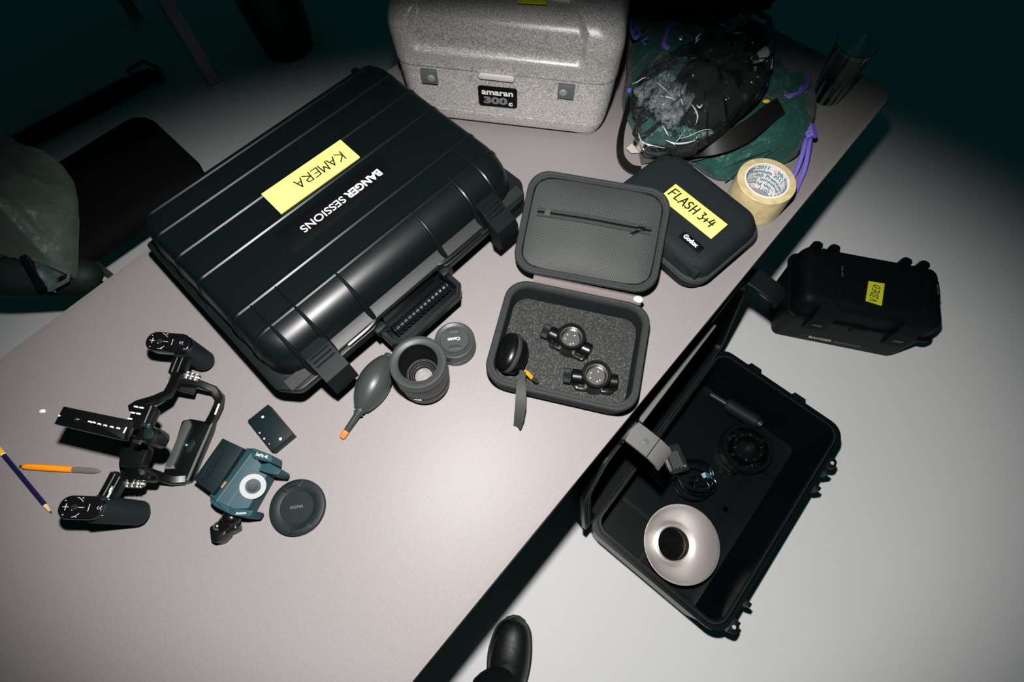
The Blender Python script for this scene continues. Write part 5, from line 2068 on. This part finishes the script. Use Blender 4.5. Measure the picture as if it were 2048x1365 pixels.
def jacket():
    # hangs over the chair back and spreads over the seat towards the table
    c = W(70, 460, -.25)
    rt = thing('jacket', 'olive green jacket draped over the black chair', 'jacket', (c.x, c.y, FLOOR + .44))
    out = [(-170, 380), (-60, 330), (10, 318), (70, 308), (118, 318), (140, 345), (147, 400), (150, 450), (149, 500), (140, 548), (95, 535), (40, 512), (0, 503), (-90, 500), (-180, 480)]
    zs = [-.02, .03, .05, .05, .02, -.03, -.08, -.13, -.17, -.20, -.19, -.17, -.15, -.14, -.1]
    q = [W(x, y, z) for (x, y), z in zip(out, zs)]
    n0 = len(q)
    # smooth closed outline
    dense = []
    for i in range(n0):
        p0, p1, p2, p3 = q[i - 1], q[i], q[(i + 1) % n0], q[(i + 2) % n0]
        for k in range(9):
            t = k / 9
            dense.append(.5 * ((2 * p1) + (p2 - p0) * t + (2 * p0 - 5 * p1 + 4 * p2 - p3) * t * t + (3 * p1 - p0 - 3 * p2 + p3) * t ** 3))
    cen = sum(dense, Vector()) / len(dense)
    rings = []
    for s, dz in [(.8, -.06), (.96, -.035), (1.0, -.008), (.995, .008), (.98, .018)] + [(.96 - .94 * k / 22, .022 + .040 * math.sin(PI / 2 * k / 22)) for k in range(23)]:
        ring = []
        for p in dense:
            v = cen + (p - cen) * s
            f = mnoise.noise(Vector((v.x * 8, v.y * 8, 1.7))) * .030 + (.35 - abs(mnoise.noise(Vector((v.x * 17 + v.y * 7, v.y * 9, 5))))) * .034 + (.3 - abs(mnoise.noise(Vector((v.x * 40, v.y * 26 - v.x * 14, 2))))) * .012
            ring.append(v + Vector((f * .2 - .012, f * .2, dz + f * (1.0 if dz > 0.015 else .2))))
        rings.append(ring)
    b = MB()
    b.loft(rings)
    b.build('shell', M['olive'], rt, world=True, smooth=80)
    # turned-out lining corner, zip and dark sleeve underneath
    b = MB()
    def lin(u, v):
        p = W(66, 518, -.165).lerp(W(138, 545, -.17), u).lerp(W(98, 580, -.20).lerp(W(112, 576, -.20), u), v)
        return p + Vector((0, 0, .012 * math.sin(u * 6 + v * 3)))
    b.grid(16, 10, lin)
    b.grid(16, 10, lambda u, v: lin(u, v) - Vector((0, 0, .004)))
    b.build('lining', M['lining'], rt, world=True)
    b = MB()
    b.tube([W(66, 518, -.158), W(100, 530, -.158), W(138, 547, -.163), W(136, 560, -.18), W(98, 581, -.196)], .0045, 8)
    b.build('hem', M['olive'], rt, world=True)
    b = MB()
    b.bar([W(48, 512, -.150), W(58, 530, -.160), W(70, 552, -.175), W(86, 580, -.19)], .016, .010, up=[(0, 0, 1)] * 4)
    b.build('zip', M['black_gloss'], rt, world=True)
    b = MB()
    b.tube(sm([W(-60, 540, -.24), W(10, 548, -.24), W(70, 552, -.25), W(125, 553, -.26), W(168, 551, -.265), W(192, 550, -.27), W(206, 550, -.275)], 4), sm([(r, 0, 0) for r in (.060, .056, .050, .046, .044, .032, .008)], 4) and [v.x for v in sm([(r, 0, 0) for r in (.060, .056, .050, .046, .044, .032, .008)], 4)], 28)
    b.build('sleeve', M['olive_dark'], rt, world=True, smooth=80)


jacket()


# ---------------------------------------------------------------- things in the dark beyond
# stand lying on the floor
A, C = W(-80, 352, FLOOR + .02), W(262, 172, FLOOR + .02)
st = thing('light_stand', 'black folded stand lying on the dark floor behind the jacket', 'stand', ((A.x + C.x) / 2, (A.y + C.y) / 2, FLOOR))
b = MB()
sv = (C - A).normalized().cross(Vector((0, 0, 1)))
for k, z in ((-.024, .018), (.0, .018), (.024, .018), (-.012, .040), (.012, .040)):
    off = sv * k + Vector((0, 0, z - .02))
    b.tube([A + off, C + off], .013, 12)
b.build('tube_bundle', M['black_satin'], st, world=True)
b = MB()
u = (C - A).normalized()
b.tube([C, C + u * .05, C + u * .10], [.030, .034, .026], 16)
b.ball(C + u * .10 + sv * .02, .034, .028, .026, 16, 10)
b.tube([C + u * .02 - sv * .01, C + u * .03 - sv * .06 + Vector((0, 0, .02)), C + u * .10 - sv * .065 + Vector((0, 0, .02)), C + u * .13 - sv * .02], .007, 8)
b.build('stand_head', M['black_satin'], st, world=True)

# second table standing in the dark: one leg with a pale foot, a rail and its top
L0 = W(432, 172, FLOOR)
t2 = thing('side_table', 'dark table standing behind in the unlit corner, one grey leg with pale foot', 'table', (L0.x, L0.y, FLOOR))
ang2 = math.radians(47)
t2.rotation_euler = (0, 0, ang2)
b = MB()
b.box(0, 0, .37, .045, .045, .70, .003)
b.build('leg', M['leg_grey'], t2)
b = MB()
b.box(0, 0, .011, .05, .05, .022, .003)
b.build('foot_cap', M['foot_white'], t2)
b = MB()
b.box(-.70, 0, .37, .045, .045, .70, .003)
b.build('leg', M['leg_grey'], t2)
b = MB()
b.box(-.70, 0, .011, .05, .05, .022, .003)
b.build('foot_cap', M['foot_white'], t2)
for dx in (0, -.70):
    b = MB()
    b.box(dx, .60, .37, .045, .045, .70, .003)
    b.build('leg', M['leg_grey'], t2)
    b = MB()
    b.box(dx, .60, .011, .05, .05, .022, .003)
    b.build('foot_cap', M['foot_white'], t2)
b = MB()
b.box(-.35, 0, .69, .66, .03, .05, .002)
b.box(-.35, .60, .69, .66, .03, .05, .002)
b.box(-.70, .30, .20, .03, .57, .04, .002)
b.build('rail', M['steel_dark'], t2)
b = MB()
b.prism(rr(-.82, .12, -.10, .72, .03), .72, .745, .002)
b.build('tabletop', M['table'], t2)

# waste bin
p = W(578, 92, FLOOR)
bn = thing('waste_bin', 'black waste bin standing on the dark floor behind the grey foam case', 'bin', (p.x, p.y, FLOOR))
b = MB()
b.lathe([(.0005, 0), (.098, 0), (.104, .004), (.106, .012), (.135, .33), (.139, .335), (.139, .345), (.133, .345), (.102, .014), (.0005, .010)], 56, cap=False)
b.build('bucket', M['black_gloss'], bn)
b = MB()
b.lathe([(.1395, .300), (.1425, .302), (.1425, .322), (.1400, .324)], 56, cap=False)
b.build('rim_band', M['black_satin'], bn)
